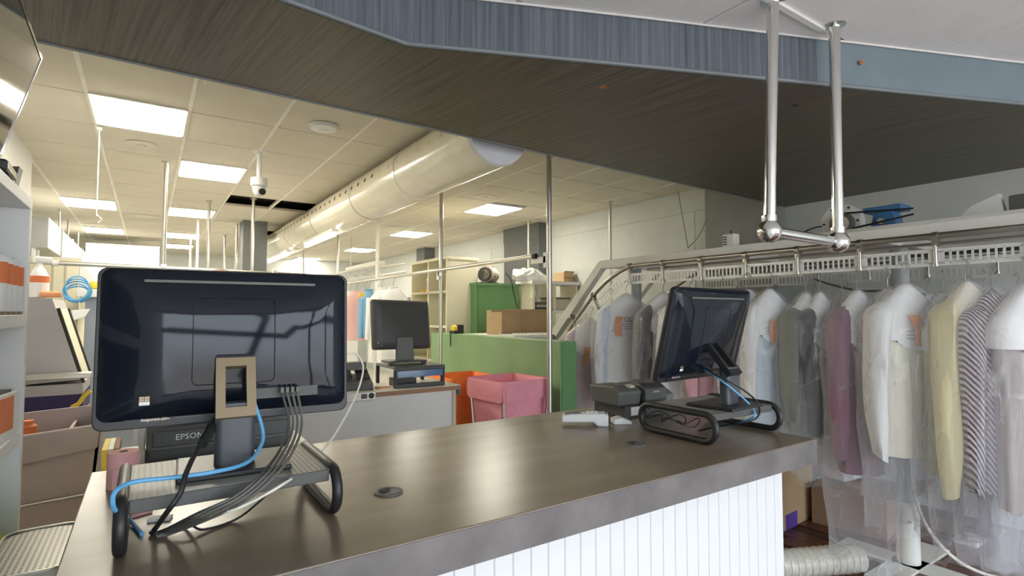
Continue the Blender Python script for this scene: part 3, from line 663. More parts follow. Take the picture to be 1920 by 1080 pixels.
MB().bb((-.06, .01, .113), (.02, .09, .122)).build('lid', 'dgrey', t2, bevel=.003)
# card reader and its cradle
q = onz(1090, 800, CT)
t = thing('card_reader', 'white card payment terminal lying on the counter', 'card reader', (1.47, 1.655, CT), R(-42))
MB().prism([(-.095, -.034, .012), (-.095, -.034, .040), (-.06, -.034, .046), (.07, -.034, .050), (.088, -.034, .046), (.088, -.034, 0), (.045, -.034, 0), (.03, -.034, .016)], (0, .068, 0)).build('body', 'white', t, bevel=.006)
MB().prism([(-.085, -.026, .0425), (-.02, -.026, .0485), (-.02, .026, .0485), (-.085, .026, .0425)], (0, 0, .002)).build('screen', 'mgrey', t)
for i_ in range(3):
    for j_ in range(3): MB().box((.008+.016*i_, -.016+.016*j_, .051), (.012, .012, .003)).build('key', 'label_w', t)
MB().box((.078, 0, .049), (.004, .05, .003)).build('paper_slot', 'black', t)
t = thing('terminal_cradle', 'small white cradle beside the card terminal', 'cradle', (1.60, 1.60, CT), R(-30))
MB().prism([(-.03, -.03, 0), (.045, -.03, 0), (.045, -.03, .012), (.0, -.03, .028), (-.03, -.03, .020)], (0, .06, 0)).build('body', 'white', t, bevel=.005)

# ================================================================== LEFT: WHITE SHELF UNIT, SCREEN AND STOCK
SX, SYF, SZT = -.32, 2.31, 1.815
sh = thing('shelf_unit', 'white open shelf unit along the left wall', 'shelf', (-.56, 1.6, 0))
MB().bb((-.83, .70, SZT-.035), (SX, SYF, SZT)).build('top_board', 'white', sh, world=True, bevel=.002)
for y in (.70, SYF-.035): MB().bb((-.83, y, 0), (SX, y+.035, SZT-.035)).build('side_panel', 'white', sh, world=True, bevel=.002)
MB().bb((-.845, .70, 0), (-.83, SYF, SZT)).build('back_panel', 'white', sh, world=True)
SH = [1.405, 1.045, .62, .25]
for z in SH: MB().bb((-.83, .735, z), (SX-.002, SYF-.035, z+.038)).build('shelf_board', 'white', sh, world=True, bevel=.002)
for i_, (yy, xx) in enumerate(((2.235, -.350), (2.165, -.352), (2.09, -.352), (2.015, -.352))):
    t = thing('spray_can', ['white and orange spray can at the right end of the shelf', 'second white and orange spray can on the shelf', 'third white and orange spray can, mostly at the picture edge', 'fourth white and orange spray can beyond the picture edge'][i_], 'spray can', (xx, yy, SH[0]+.038), R(-70), group='spray cans on the white shelf')
    MB().cyl((0, 0, 0), (0, 0, .150), .0265, 20).build('can', 'label_w', t, smooth=True)
    MB().cyl((0, 0, .088), (0, 0, .146), .0270, 20).build('orange_band', 'redorange', t, smooth=True)
    MB().cyl((0, 0, .0), (0, 0, .010), .0270, 20).build('bottom_rim', 'bronze', t, smooth=True)
    MB().lathe([(.0265, .150), (.020, .160), (.010, .164), (.010, .172), (.006, .174)], (0, 0, 0), 18).build('shoulder_cap', 'label_w', t, smooth=True)
    text('can_name', 'GOO\nRE', .022, face_back(0, -.0275, .118), 'label_w', t); text('can_text', 'STAIN', .010, face_back(0, -.0275, .066), 'redorange', t)
q = onx(5, 790, -.38)
t = thing('snack_box', 'white box with orange print on the middle shelf', 'box', (-.375, 2.11, SH[1]+.038), R(-8))
MB().bb((-.07, -.10, 0), (.05, .07, .135)).build('carton', 'label_w', t, bevel=.003); MB().bb((.045, -.09, .03), (.0525, .03, .125)).build('printed_panel', 'redorange', t); MB().bb((-.06, -.09, .134), (.04, .05, .142)).build('dark_flap', 'black', t)
o = MB().box((0, 0, .06), (.05, .012, .12)).build('white_packet', 'label_w', bevel=.004); o.location = (-.36, 2.23, SH[1]+.038); o.rotation_euler = (0, 0, .3); tag(o, 'narrow white packet beside the orange-printed box', 'packet')
# lime bag
t = thing('lime_bag', 'crumpled lime green plastic bag on the low shelf', 'bag', (-.41, 2.10, SH[2]+.038), R(-78))
rg = []
for k, (z, a_, b_) in enumerate(((0, .11, .08), (.06, .125, .09), (.14, .12, .085), (.20, .10, .06), (.235, .085, .03), (.27, .09, .012))):
    rg.append([Vector((a_*math.cos(2*PI*i/26)*(1+.07*math.sin(5*i+k)), b_*math.sin(2*PI*i/26)*(1+.10*math.sin(3.3*i+2*k)), z+.008*math.sin(4*i+k))) for i in range(26)])
MB().loft(rg).build('bag', 'limebag', t, smooth=True); text('bag_print', 'mium', .045, face_back(-.02, -.098, .12), 'black', t)
# tilted television above the shelf
a0 = ony(77, 108, 2.2); a1 = ony(3, 285, 2.2)
t = thing('television', 'glossy flat television tilted down from the left wall', 'television', (a1.x, 2.2, a1.z))
uu = Vector((.02, -1, 0)).normalized(); vv = (a1-a0).normalized(); nn = uu.cross(vv).normalized()
if nn.x < 0: nn = -nn
Wt, Ht = 1.0, (a1-a0).length*1.55
a1e = a0+vv*Ht
# the far lower corner is where the shelf top hides it
def slab(o_, u0, u1, v0, v1, n0, n1):
    return MB().prism([o_+uu*u0+vv*v0+nn*n0, o_+uu*u1+vv*v0+nn*n0, o_+uu*u1+vv*v1+nn*n0, o_+uu*u0+vv*v1+nn*n0], nn*(n1-n0))
slab(a0, 0, Wt, 0, Ht*.68, -.035, 0).build('casing', 'black', t, world=True, bevel=.006)
slab(a0, .010, Wt-.01, .010, Ht*.66, 0, .002).build('glass', 'screen', t, world=True)
for u0, u1, v0, v1 in ((0, .008, 0, Ht*.68), (0, Wt, 0, .008), (0, Wt, Ht*.68-.008, Ht*.68)): slab(a0, u0, u1, v0, v1, -.002, .004).build('chrome_edge', 'chrome', t, world=True)
c = a0+uu*.5+vv*.2-nn*.035
MB().cyl(c, (WL, c.y, c.z-.03), .025, 12).build('wall_arm', 'black', t, world=True); MB().bb((WL, c.y-.1, c.z-.15), (WL+.015, c.y+.1, c.z+.1)).build('wall_plate', 'black', t, world=True)
# black boxes and a bent cable on top of the shelf
for i_, (x0_, y0_, z0_, l_, rzz) in enumerate(((-.47, 2.20, SZT, .20, .25), (-.455, 2.13, SZT+.036, .17, .05))):
    t = thing('media_box', ['black box with a silver rim on the shelf top, lower one', 'black box with a silver rim on the shelf top, upper one'][i_], 'box', (x0_, y0_, z0_), rzz)
    MB().bb((-.13, -l_/2, 0), (.11, l_/2, .034)).build('casing', 'black', t, bevel=.008); MB().bb((.108, -l_/2+.006, .006), (.113, l_/2-.006, .028)).build('silver_rim', 'chrome', t, bevel=.002)
t = thing('speaker_wedge', 'small black wedge standing behind the boxes on the shelf top', 'speaker', (-.43, 2.27, SZT))
MB().prism([(-.05, -.03, 0), (.07, -.03, 0), (.085, -.03, .09), (.04, -.03, .085)], (0, .06, 0)).build('casing', 'black', t)
o = cable('black_hose', 'thick black cable curving down the wall above the shelf', [(-.79, 3.85, 2.5), (-.80, 3.80, 2.42), (-.805, 3.72, 2.30), (-.79, 3.66, 2.18), (-.76, 3.62, 2.08)], .022, 'black')
MB().box((-.80, 3.88, 2.50), (.09, .06, .02)).build('bracket', 'black', o, world=True)
# perforated bin between shelf and counter
t = thing('mesh_bin', 'silver perforated metal bin between shelf and counter', 'bin', (-.215, 1.80, 0))
zt = .86
MB().loft([[Vector((x_, y_, z_)) for x_, y_ in rrect(.19-.02*k_, .36-.02*k_, .05, 6)] for z_, k_ in ((0, 1), (zt-.03, 0), (zt-.01, .3), (zt, 1.2), (zt+.004, 3))]).build('shell', 'perfmetal', t, smooth=True)
MB().tube([(x_*.86, y_*.9, zt+.004) for x_, y_ in rrect(.19, .36, .05, 6)], .004, 6, closed=True).build('rim', 'steel', t, smooth=True)

# ================================================================== GARMENT CONVEYOR
XFT, XBK, ZSL = 3.30, 4.25, 1.728
cv = thing('garment_conveyor', 'white and steel garment conveyor with slotted slats along the right', 'conveyor', (3.70, 1.35, 0))
bend, endp = (3.27, ZSL), (4.30, 1.03)
ang = math.atan2(endp[1]-bend[1], endp[0]-bend[0])
for X_, bx in ((XFT, XFT+.10), (XBK, XBK-.10)):
    # square white beam with its inclined leg
    z1 = 1.915
    yb0 = 3.60
    MB().bb((bx-.035, -.5, z1-.072), (bx+.035, yb0, z1)).build('beam', 'whitepaint', cv, world=True, bevel=.004)
    MB().prism([(bx-.035, yb0, z1), (bx-.035, yb0-.02, z1-.072), (bx-.035, 4.06, 1.38), (bx-.035, 4.45, 1.0), (bx-.035, 4.55, 1.0), (bx-.035, 4.14, 1.43)], (.07, 0, 0)).build('inclined_beam', 'whitepaint', cv, world=True, bevel=.004)
    # rail pipe following the same bend
    pth = [(X_, -.5, 1.838), (X_, 1.0, 1.838), (X_, 2.4, 1.838), (X_, 3.10, 1.835)]+[(X_, 3.10+.9*t_, 1.835-.62*t_**1.7) for t_ in (.1, .2, .3, .4, .5, .6, .7, .8, .9, 1.0)]+[(X_, 4.35, 1.0)]
    MB().tube(pth, .0165, 12).build('rail_pipe', 'railsteel', cv, world=True, smooth=True)
    MB().tube([(X_+.03, -.5, 1.80), (X_+.03, 3.0, 1.80)], .008, 8).build('return_pipe', 'railsteel', cv, world=True, smooth=True)
# slotted slat
def slat_mesh():
    b = MB(); L_ = .338; h = .086; n = 10; s = L_/(n+1.6)
    b.bb((-.0015, -L_/2, h/2-.018), (.0015, L_/2, h/2)); b.bb((-.0015, -L_/2, -h/2), (.0015, L_/2, -h/2+.018))
    for i in range(n+1):
        y = -L_/2+.8*s+i*s; b.bb((-.0015, y-.005, -h/2+.011), (.0015, y+.005, h/2-.011))
    b.bb((-.0015, -L_/2, -h/2+.011), (.0015, -L_/2+.8*s-.005, h/2-.011)); b.bb((-.0015, L_/2-.8*s+.005, -h/2+.011), (.0015, L_/2, h/2-.011))
    return b
def clamp_mesh():
    b = MB(); b.cyl((0, -.013, .103), (0, .013, .103), .028, 14); b.bb((-.016, -.013, .055), (.016, .013, .09)); b.cyl((-.010, 0, -.03), (-.010, 0, .06), .0085, 10); b.cyl((-.02, 0, .072), (.018, 0, .072), .008, 8); b.cyl((-.010, 0, -.045), (-.010, 0, -.03), .013, 10); return b
sl0 = slat_mesh().build('slat', 'zinc', cv); cl0 = clamp_mesh().build('slat_clamp', 'railsteel', cv, smooth=True)
base = Vector((3.70, 1.35, 0)); used = [False]
def put(src, p_, rx=0):
    global sl0
    c_ = src.copy(); COL.objects.link(c_); c_.parent = cv; c_.location = Vector(p_)-base; c_.rotation_euler = (rx, 0, 0)
for X_ in (XFT, XBK):
    y = -.16
    while y < 3.2:
        zz = ZSL-(.02 if X_ > 4 else 0); put(sl0, (X_, y, zz)); put(cl0, (X_, y+.175, ZSL)); y += .35
    for k in range(3):
        s_ = .17+.35*k; put(sl0, (X_, bend[0]+s_*math.cos(ang), bend[1]-.02+s_*math.sin(ang)), ang); s2 = s_+.175
        put(cl0, (X_, bend[0]+s2*math.cos(ang), bend[1]-.02+s2*math.sin(ang)), ang)
for o_ in (sl0, cl0): bpy.data.objects.remove(o_)
# cross pieces, legs and feet
for y in (.55, 2.35): MB().bb((XFT+.1, y, 1.845), (XBK-.1, y+.06, 1.905)).build('cross_beam', 'whitepaint', cv, world=True)
for x, y in ((3.68, 1.37), (3.68, 3.45)):
    MB().bb((XFT+.1, y-.03, 1.84), (XBK-.1, y+.03, 1.90)).build('cross_beam', 'whitepaint', cv, world=True)
    MB().cyl((x, y, .30), (x, y, 1.85), .046, 18).build('leg', 'greytop' if False else 'steelgrey' if 'steelgrey' in M else 'mgrey', cv, world=True, smooth=True)
    MB().cyl((x, y, .012), (x, y, .36), .058, 20).build('leg_socket', 'whitepaint', cv, world=True, smooth=True)
    MB().cyl((x-.05, y-.03, .26), (x-.06, y-.034, .26), .008, 8).build('socket_bolt', 'steel', cv, world=True)
    MB().bb((x-.38, y-.075, 0), (x+.38, y+.075, .014)).bb((x-.075, y-.36, 0), (x+.075, y+.36, .014)).build('foot_plate', 'whitepaint', cv, world=True)
for x, y in ((3.68, -.2),): MB().cyl((x, y, .0), (x, y, 1.85), .046, 18).build('leg', 'mgrey', cv, world=True, smooth=True)
MB().bb((3.72, .5, 1.905), (4.14, 1.9, 1.985)).build('motor_platform', 'whitepaint', cv, world=True, bevel=.004)
# drive end: sheet, sprocket chain
MB().bb((3.70, .4, 1.80), (3.90, 1.75, 1.812)).build('drive_sheet', 'whitepaint', cv, world=True)
ch = MB()
for i in range(34):
    y = .35+.028*i; ch.box((3.60, y, 1.772), (.020 if i % 2 else .010, .024, .020))
ch.build('drive_chain', 'void', cv, world=True)
MB().bb((3.575, .3, 1.725), (3.625, 1.35, 1.745)).build('chain_tray', 'whitepaint', cv, world=True, bevel=.003)
# motor, pulley and gear on top of the beams
def topx(x, y): return onx(x, y, 4.0)
t = thing('drive_motor', 'blue conveyor motor bracket standing on the beams', 'motor', (4.0, 1.55, 1.985))
MB().prism([(-.06, -.075, .03), (-.06, .075, .03), (-.06, .055, .12), (-.06, -.055, .12)], (.12, 0, 0)).build('body', 'bluemotor', t, bevel=.006)
MB().bb((-.08, -.11, .12), (.08, .11, .155)).build('terminal_box', 'bluemotor', t, bevel=.006)
MB().bb((-.06, -.08, 0), (.06, .08, .032)).build('foot', 'bluemotor', t, bevel=.004)
MB().cyl((-.10, 0, .055), (-.06, 0, .055), .02, 14).build('shaft', 'steel', t, smooth=True)
t = thing('gear_wheel', 'cream gearbox wheel beside the blue motor', 'gearbox', (3.82, 1.74, 1.985))
MB().cyl((-.03, 0, .06), (.03, 0, .06), .125, 30).build('disc', 'whitepaint', t, smooth=True)
MB().cyl((-.07, -.02, .045), (-.03, -.02, .045), .072, 26).build('pulley', 'mgrey', t, smooth=True)
MB().cyl((-.085, -.02, .045), (-.07, -.02, .045), .05, 24).build('pulley_face', 'greytop', t, smooth=True)
for k in range(6):
    a_ = k*PI/3; MB().cyl((-.034, .105*math.cos(a_), .06+.105*math.sin(a_)), (-.028, .105*math.cos(a_), .06+.105*math.sin(a_)), .008, 8).build('bolt', 'void', t)
MB().tube([(-.055, -.02, .115), (-.055, -.42, .085)], .006, 6).tube([(-.055, -.02, -.0), (-.055, -.42, .05)], .006, 6).build('belt', 'black', t)
t = thing('grey_gearbox', 'grey round gearbox on the beams at the right edge', 'gearbox', (3.86, .70, 1.985))
MB().cyl((0, 0, 0), (0, 0, .10), .10, 24).build('drum', 'mgrey', t, smooth=True); MB().bb((-.06, .07, .0), (.06, .2, .09)).build('housing', 'mgrey', t, bevel=.008)
MB().prism([(-.05, .22, 0), (-.05, .42, 0), (-.05, .36, .06), (-.05, .24, .11)], (.06, 0, 0)).build('guard_plate', 'label_w', t)
t = thing('switch_box', 'small white switch box on the conveyor beam under the column', 'switch', (3.46, 2.33, 1.915))
MB().bb((-.035, -.045, 0), (.035, .045, .095)).build('casing', 'whitepaint', t, bevel=.004); MB().cyl((0, .0, .095), (0, 0, .125), .006, 8).build('button_rod', 'black', t)
for k in range(4): MB().bb((-.0365, .01, .02+.017*k), (-.035, .04, .028+.017*k)).build('vent_slit', 'black', t)
cable('motor_lead', 'thin black lead drooping between beam and motor', [(3.62, 2.1, 1.925), (3.68, 2.0, 1.96), (3.75, 1.92, 2.02), (3.8, 1.85, 2.03), (3.85, 1.78, 1.96), (3.92, 1.68, 1.93)], .006, 'black')
cable('air_hose', 'grey twin hose sagging behind the purple garment', [(4.15, 2.10, 1.70), (4.1, 1.95, 1.65), (4.05, 1.75, 1.60), (4.0, 1.55, 1.59), (4.0, 1.35, 1.56)], .008, 'mgrey')
for k, (xx, yy) in enumerate(((1270, 350), (1330, 400))):
    a_ = onx(xx, yy, WR-.03); b_ = onx(1290, 465, 4.0)
    cable('hanging_wire', ['thin wire from the bulkhead edge down to the conveyor', 'slack wire from the wall column down to the conveyor'][k], [a_, (a_+b_)/2+Vector((0, 0, -.05*k)), b_], .003, 'mgrey')

# ================================================================== GARMENTS IN POLYTHENE
def ell(z, w_, d_, n, fold=0, k=6, ph=0, p=2.4):
    out = []
    for i in range(n):
        a = 2*PI*i/n; c, s = math.cos(a), math.sin(a)
        x = w_*math.copysign(abs(c)**(2/p), c); y = d_*math.copysign(abs(s)**(2/p), s)
        f = 1+fold*(math.sin(k*a+ph)+.6*math.sin((k*2+1)*a+ph*1.7))
        out.append(Vector((x*(1+(f-1)*.3), y*f, z)))
    return out
CAPE = [(-.100, .022, .020), (-.125, .060, .034), (-.170, .115, .052), (-.235, .185, .068), (-.290, .222, .078), (-.390, .226, .082), (-.440, .224, .082)]
def interp(tab, z):
    for (z0_, w0, d0), (z1_, w1, d1) in zip(tab[:-1], tab[1:]):
        if z <= z0_ and z >= z1_: t_ = (z-z0_)/(z1_-z0_); return w0+(w1-w0)*t_, d0+(d1-d0)*t_
    return tab[-1][1:]
GN = [0]
def garment(label, X_, Y_, rz, cloth, length, bagl, kind='shirt', tagpos=None, cape='paper', ws=1.0, printed='GLEN', ztop=ZSL-.03, sleeve=.62, sl_cloth=None, group='bagged garments on the conveyor'):
    GN[0] += 1; ph = GN[0]*1.37; rnd = random.Random(GN[0])
    t = thing('bagged_garment', label, 'garment', (X_, Y_, ztop), rz, group)
    hk = [Vector((0, 0, -.105)), Vector((0, 0, -.045)), Vector((.014, 0, -.022)), Vector((.018, 0, -.004)), Vector((.006, 0, .012)), Vector((-.010, 0, .008)), Vector((-.014, 0, -.006))]
    MB().tube(smooth_path(hk, 4), .0022, 6).tube([(0, 0, -.105), (-.19*ws, 0, -.235), (.19*ws, 0, -.235), (0, 0, -.105)], .0022, 6).build('hanger', 'wire', t, smooth=True)
    tab = [(z, w_*ws, d_) for z, w_, d_ in CAPE]
    # garment body under the cape, with hanging folds
    zs = [-.135, -.17, -.235, -.30, -.42, -.55, -.70, -.85, -length]
    zs = sorted(set(z for z in zs if z >= -length), reverse=True)
    body = []
    for z in zs:
        w_, d_ = interp(tab, z); f = min(1, max(0, (-z-.25)/.4))
        body.append(ell(z, w_*(.93-.10*f)-.004, d_*.90-.003, 36, .10*f, 5 if kind == 'shirt' else 8, ph))
    MB().loft(body).build({'shirt': 'shirt_body', 'jacket': 'jacket_body', 'dress': 'dress_body'}.get(kind, 'shirt_body'), cloth, t, smooth=True, angle=75)
    if kind != 'dress':
        for s in (-1, 1):
            rg = []; n_ = 9
            for k in range(n_):
                u = k/(n_-1); z = -.25-sleeve*u; x = s*(.175+.045*math.sin(u*2.4))*ws; y = -(.030*math.sin(u*2.2) if s < 0 else .01*u)
                r_ = (.064 if s < 0 else .055)-.018*u; cw = (1-.15*(k == n_-2)-.30*(k == n_-1)); rg.append([Vector((x+cw*r_*.80*math.cos(a)*(1+.12*math.sin(4*a+ph)), y+cw*r_*1.25*math.sin(a)*(1+.16*math.sin(3*a+ph+u*4)+.10*math.sin(5*a-u*7)), z+.018*math.sin(a+ph)*u)) for a in [2*PI*i/18 for i in range(18)]])
            c0 = sum(rg[0], Vector())/18; rg.insert(0, [c0+(p_-c0)*.72+Vector((-s*.012, 0, .035)) for p_ in rg[0]]); rg.insert(0, [c0+(p_-c0)*.25+Vector((-s*.035, 0, .062)) for p_ in rg[1]])
            MB().loft(rg).build('sleeve', sl_cloth if sl_cloth and s < 0 else cloth, t, smooth=True, angle=75)
    if cape:
        rings = [ell(z, w_, d_, 40, .012, 5, ph) for z, w_, d_ in tab]
        last = rings[-1]; rings[-1] = [Vector((p_.x, p_.y, p_.z+(.15 if p_.x < 0 else .05)*(p_.x/(.226*ws))**2)) for i, p_ in enumerate(last)]
        MB().loft(rings, cap1=False).build('paper_cape', cape, t, smooth=True, angle=75)
        if printed:
            def fit(co, sz=(.04, -.305)):
                x, z = co.x+sz[0], co.y+sz[1]; w_, d_ = interp(tab, z); q_ = max(0, 1-abs(x/w_)**2.4)**(1/2.4); return Vector((x, -d_*1.03*q_-.006, z))
            text('printed_name', printed, .060*ws, None, 'ink', t, fit)
            for k in range(3):
                mb = MB(); n_ = 8; L0, L1 = -.06, .15-.02*k; z = -.345-.018*k; vs_ = []
                for i in range(n_+1):
                    x = L0+(L1-L0)*i/n_; w_, d_ = interp(tab, z); q_ = max(0, 1-abs(x/w_)**2.4)**(1/2.4); y = -d_*1.03*q_-.006; vs_ += [(x, y, z), (x, y, z+.004)]
                mb.add(vs_, [(2*i, 2*i+2, 2*i+3, 2*i+1) for i in range(n_)]); mb.build('printed_line', 'ink', t)
    if tagpos:
        x0_, z0_ = tagpos; vs_ = []
        for i in range(6):
            z = z0_-.16*i/5; w_, d_ = interp(tab, max(z, -.44)); x = x0_+.012*math.sin(i*.7+ph); q_ = max(.1, 1-abs(x0_/w_)**2.4)**(1/2.4); y = -d_*1.06*q_-.012-.006*math.sin(i*1.1)
            for xx in (-.027, .027): vs_.append((x+xx, y, z)); vs_.append((x+xx, y+.0012, z))
        fs_ = []
        for i in range(5):
            a_ = 4*i; fs_ += [(a_, a_+2, a_+6, a_+4), (a_+1, a_+5, a_+7, a_+3), (a_, a_+4, a_+5, a_+1), (a_+2, a_+3, a_+7, a_+6)]
        fs_ += [(0, 1, 3, 2), (20, 22, 23, 21)]
        MB().add(vs_, fs_).build('orange_tag', 'tag', t, smooth=True)
    # loose clear bag, wrinkled, open at the foot
    bt = [(-.088, .018, .018), (-.125, .085, .060), (-.170, .140, .080), (-.235, .212, .110), (-.300, .252, .142)]
    z = -.36
    while z > -bagl: bt.append((z, .252-.008*math.sin(z*9+ph), .138+.008*math.sin(z*7+ph))); z -= .055
    bt.append((-bagl, .262, .138))
    rings = []
    for j, (z, w_, d_) in enumerate(bt):
        f = min(1, max(.15, (-z-.2)/.4)); below = max(0, (-z-length)/.4)
        rg = []
        for i, p_ in enumerate(ell(z, (w_*ws+.030*min(1, max(0, (-z-.12)/.15)))*(1-.06*min(1, below)), d_*(1-.30*min(1, below)), 48, .05*f, 4, ph)):
            a = 2*PI*i/48
            k_ = 1+f*(.020*math.sin(7*a+ph+z*6)+.016*math.sin(13*a-z*11+ph)+rnd.uniform(-.012, .012))
            rg.append(Vector((p_.x*k_, p_.y*k_, p_.z+(.02*math.sin(3*a+ph)+rnd.uniform(-.012, .012) if j == len(bt)-1 else 0))))
        rings.append(rg)
    MB().loft(rings, cap1=False).build('plastic_bag', 'film', t, smooth=True, angle=85)
    return t
def cl(n, c, var=.05, **k): M[n] = mat(n, c, .85, var=var, scale=5, bump=.45, bscale=11, sheen=.2, stretch=(1, 1, .4), **k)
cl('c_white', (.83, .83, .81)); cl('c_bluewhite', (.70, .75, .84)); cl('c_lilac', (.66, .52, .53)); cl('c_green', (.15, .17, .13)); cl('c_black', (.012, .012, .013)); cl('c_purple', (.27, .14, .19))
cl('c_cream', (.82, .79, .64)); cl('c_yellow', (.80, .74, .46)); cl('c_taupe', (.48, .42, .40)); cl('c_grey', (.40, .43, .44)); cl('c_paleblue', (.55, .64, .70)); cl('c_charcoal', (.07, .075, .08)); cl('c_pink', (.78, .50, .48)); cl('c_pinkred', (.62, .30, .32))
M['c_stripe'] = None
def stripes():
    m = bpy.data.materials.new('purple_striped_cotton'); m.use_nodes = True; n = m.node_tree; L = n.links; b = n.nodes['Principled BSDF']; b.inputs['Roughness'].default_value = .85
    t = n.nodes.new('ShaderNodeTexCoord'); mpn = n.nodes.new('ShaderNodeMapping'); mpn.inputs['Rotation'].default_value = (0, R(28), 0); wv = n.nodes.new('ShaderNodeTexWave'); wv.inputs['Scale'].default_value = 22; wv.inputs['Distortion'].default_value = .6
    rp = n.nodes.new('ShaderNodeValToRGB'); e = rp.color_ramp.elements; e[0].position = .42; e[0].color = (.16, .10, .15, 1); e[1].position = .52; e[1].color = (.84, .82, .84, 1)
    L.new(t.outputs['Object'], mpn.inputs[0]); L.new(mpn.outputs[0], wv.inputs['Vector']); L.new(wv.outputs['Color'], rp.inputs[0]); L.new(rp.outputs[0], b.inputs['Base Color']); return m
M['c_stripe'] = stripes()
M['c_capecream'] = mat('cream_paper', (.84, .79, .64), .8)
A_ = R(-34)
F = XFT-.02
# front run, from the bend to the right edge of the photo
garment('pale lilac shirt in film, leftmost at the conveyor bend', F, 3.62, R(-38), 'c_lilac', .92, 1.0, tagpos=(-.05, -.34), ztop=1.62-.13, printed=None)
garment('white shirt with blue-white sleeve and orange tag left of the right computer', F, 3.19, R(-36), 'c_white', .98, 1.06, tagpos=(-.07, -.28), sl_cloth='c_bluewhite', sleeve=.72)
garment('dark grey suit with white cape left of the right computer, half hidden', F, 2.80, A_, 'c_charcoal', .95, 1.02, 'jacket', printed=None, ws=.8)
garment('white caped shirt peeping over the right computer, left one', F, 2.55, A_, 'c_white', .95, 1.05)
garment('pink shirt with white cape peeping over the right computer', F, 2.30, A_, 'c_pinkred', .98, 1.05)
garment('plain white shirt bag just right of the right computer', F, 2.09, A_, 'c_white', .96, 1.12, printed=None, ws=.8)
garment('white shirt with tall orange tag right of the right computer', F, 1.945, A_, 'c_paleblue', .95, 1.15, tagpos=(-.01, -.29), ws=0.7, sl_cloth='c_white', sleeve=.70)
garment('dark olive jacket in clear film with white cape', F+.02, 1.725, R(-30), 'c_green', .95, 1.15, 'jacket', ztop=ZSL-.06, printed=None, ws=0.56)
garment('charcoal jacket with narrow orange tag beside the olive jacket', F+.02, 1.645, R(-34), 'c_charcoal', .92, 1.2, 'jacket', tagpos=(.0, -.31), ztop=ZSL-.06, ws=0.52, printed=None, sleeve=.5)
garment('black trousers hanging between charcoal jacket and purple garment', F+.06, 1.535, R(-34), 'c_black', .88, 1.12, 'dress', cape=None, printed=None, ztop=ZSL-.07, ws=.36)
garment('purple garment with orange tag in a long bag reaching low', F, 1.43, A_, 'c_purple', 1.10, 1.60, tagpos=(.0, -.30), ztop=ZSL-.055, ws=0.62, sleeve=.78)
garment('cream blouse in film left of the white tagged shirt', F+.02, 1.285, R(-24), 'c_cream', .86, 1.20, ztop=ZSL-.05, printed=None, ws=0.5)
garment('white shirt with curled orange tag and big white cape', F, 1.20, R(-34), 'c_cream', .98, 1.36, tagpos=(-.01, -.26), ws=0.84, sleeve=.74, sl_cloth='c_white')
garment('ivory long dress behind the curled-tag shirt', F+.06, 1.055, R(-34), 'c_yellow', 1.0, 1.30, 'dress', ztop=ZSL-.08, printed=None, ws=.56)
garment('pale yellow shirt with a long sleeve under a cream cape', F, .945, R(-34), 'c_yellow', 1.02, 1.42, cape='c_capecream', printed=None, ws=0.62, sleeve=.86)
garment('pale blue shirt behind the yellow one', F+.06, .895, R(-36), 'c_paleblue', 1.0, 1.30, 'dress', printed=None, ztop=ZSL-.09, ws=.6)
garment('purple-striped shirt right of the yellow one', F-.01, .845, R(-44), M['c_stripe'], 1.04, 1.40, printed=None, cape=None, ztop=ZSL-.06, ws=0.56, sleeve=.8)
garment('taupe garment with printed white cape at the right edge', F, .725, A_, 'c_taupe', 1.10, 1.40, 'dress', ztop=ZSL-.05, ws=0.8)
# rear run
rear = [(3.05, 'c_white', 'white bag on the rear run behind the conveyor bend'), (2.75, 'c_grey', 'grey garment on the rear run, left of the others'), (2.45, 'c_white', 'white garment on the rear run behind the right computer'), (2.15, 'c_grey', 'grey jacket on the rear run behind the olive jacket'),
        (1.92, 'c_grey', 'slate jacket shoulder on the rear run left of the purple garment'), (1.65, 'c_white', 'white garment on the rear run behind the purple garment'), (1.42, 'c_paleblue', 'bluish garment on the rear run behind the white tagged shirt'), (1.20, 'c_paleblue', 'blue-white bag on the rear run left of the yellow dress'), (.98, 'c_white', 'white bag on the rear run right of the striped shirt')]
for y, c_, lb in rear: garment(lb, XBK-.02, y, A_, c_, .95, 1.1, printed=None, ztop=ZSL-.06, cape=None if c_ == 'c_grey' else 'paper', group='bagged garments on the rear run')

# ------------------------------------------------------------------ things on the floor under the garments
t = thing('cardboard_box', 'brown cardboard box with purple label behind the counter end', 'box', (3.58, 2.28, 0), R(4))
MB().bb((-.38, -.25, 0), (.38, .25, .40)).build('carton', 'card', t, bevel=.004)
MB().bb((-.385, -.255, .35), (.385, -.05, .405)).build('flap', 'card', t); MB().bb((-.27, -.253, .10), (-.15, -.2515, .30)).build('purple_label', 'purple', t); MB().bb((-.04, -.253, .0), (.12, -.2515, .10)).build('purple_label', 'purple', t)
text('label_print', 'gs', .05, face_back(-.185, -.2545, .17), 'label_w', t)
t = thing('cardboard_box', 'dark brown open carton beside the conveyor leg', 'box', (4.12, 1.83, 0), R(10))
MB().bb((-.24, -.22, 0), (.24, .22, .26)).build('carton', 'cardd', t, bevel=.004); MB().prism([(-.24, -.22, .26), (.24, -.22, .26), (.24, -.40, .33), (-.24, -.40, .33)], (0, 0, .006)).build('flap', 'cardd', t); MB().bb((.15, -.222, .05), (.23, -.2205, .2)).build('purple_label', 'purple', t)
t = thing('white_carton', 'white paper-wrapped carton behind the conveyor leg', 'box', (4.30, 2.0, .27), R(-6)); MB().bb((-.26, -.16, 0), (.26, .16, .22)).build('wrapper', 'paper', t, bevel=.02); MB().bb((.0, -.1615, .08), (.18, -.1605, .11)).build('print', 'ink', t)
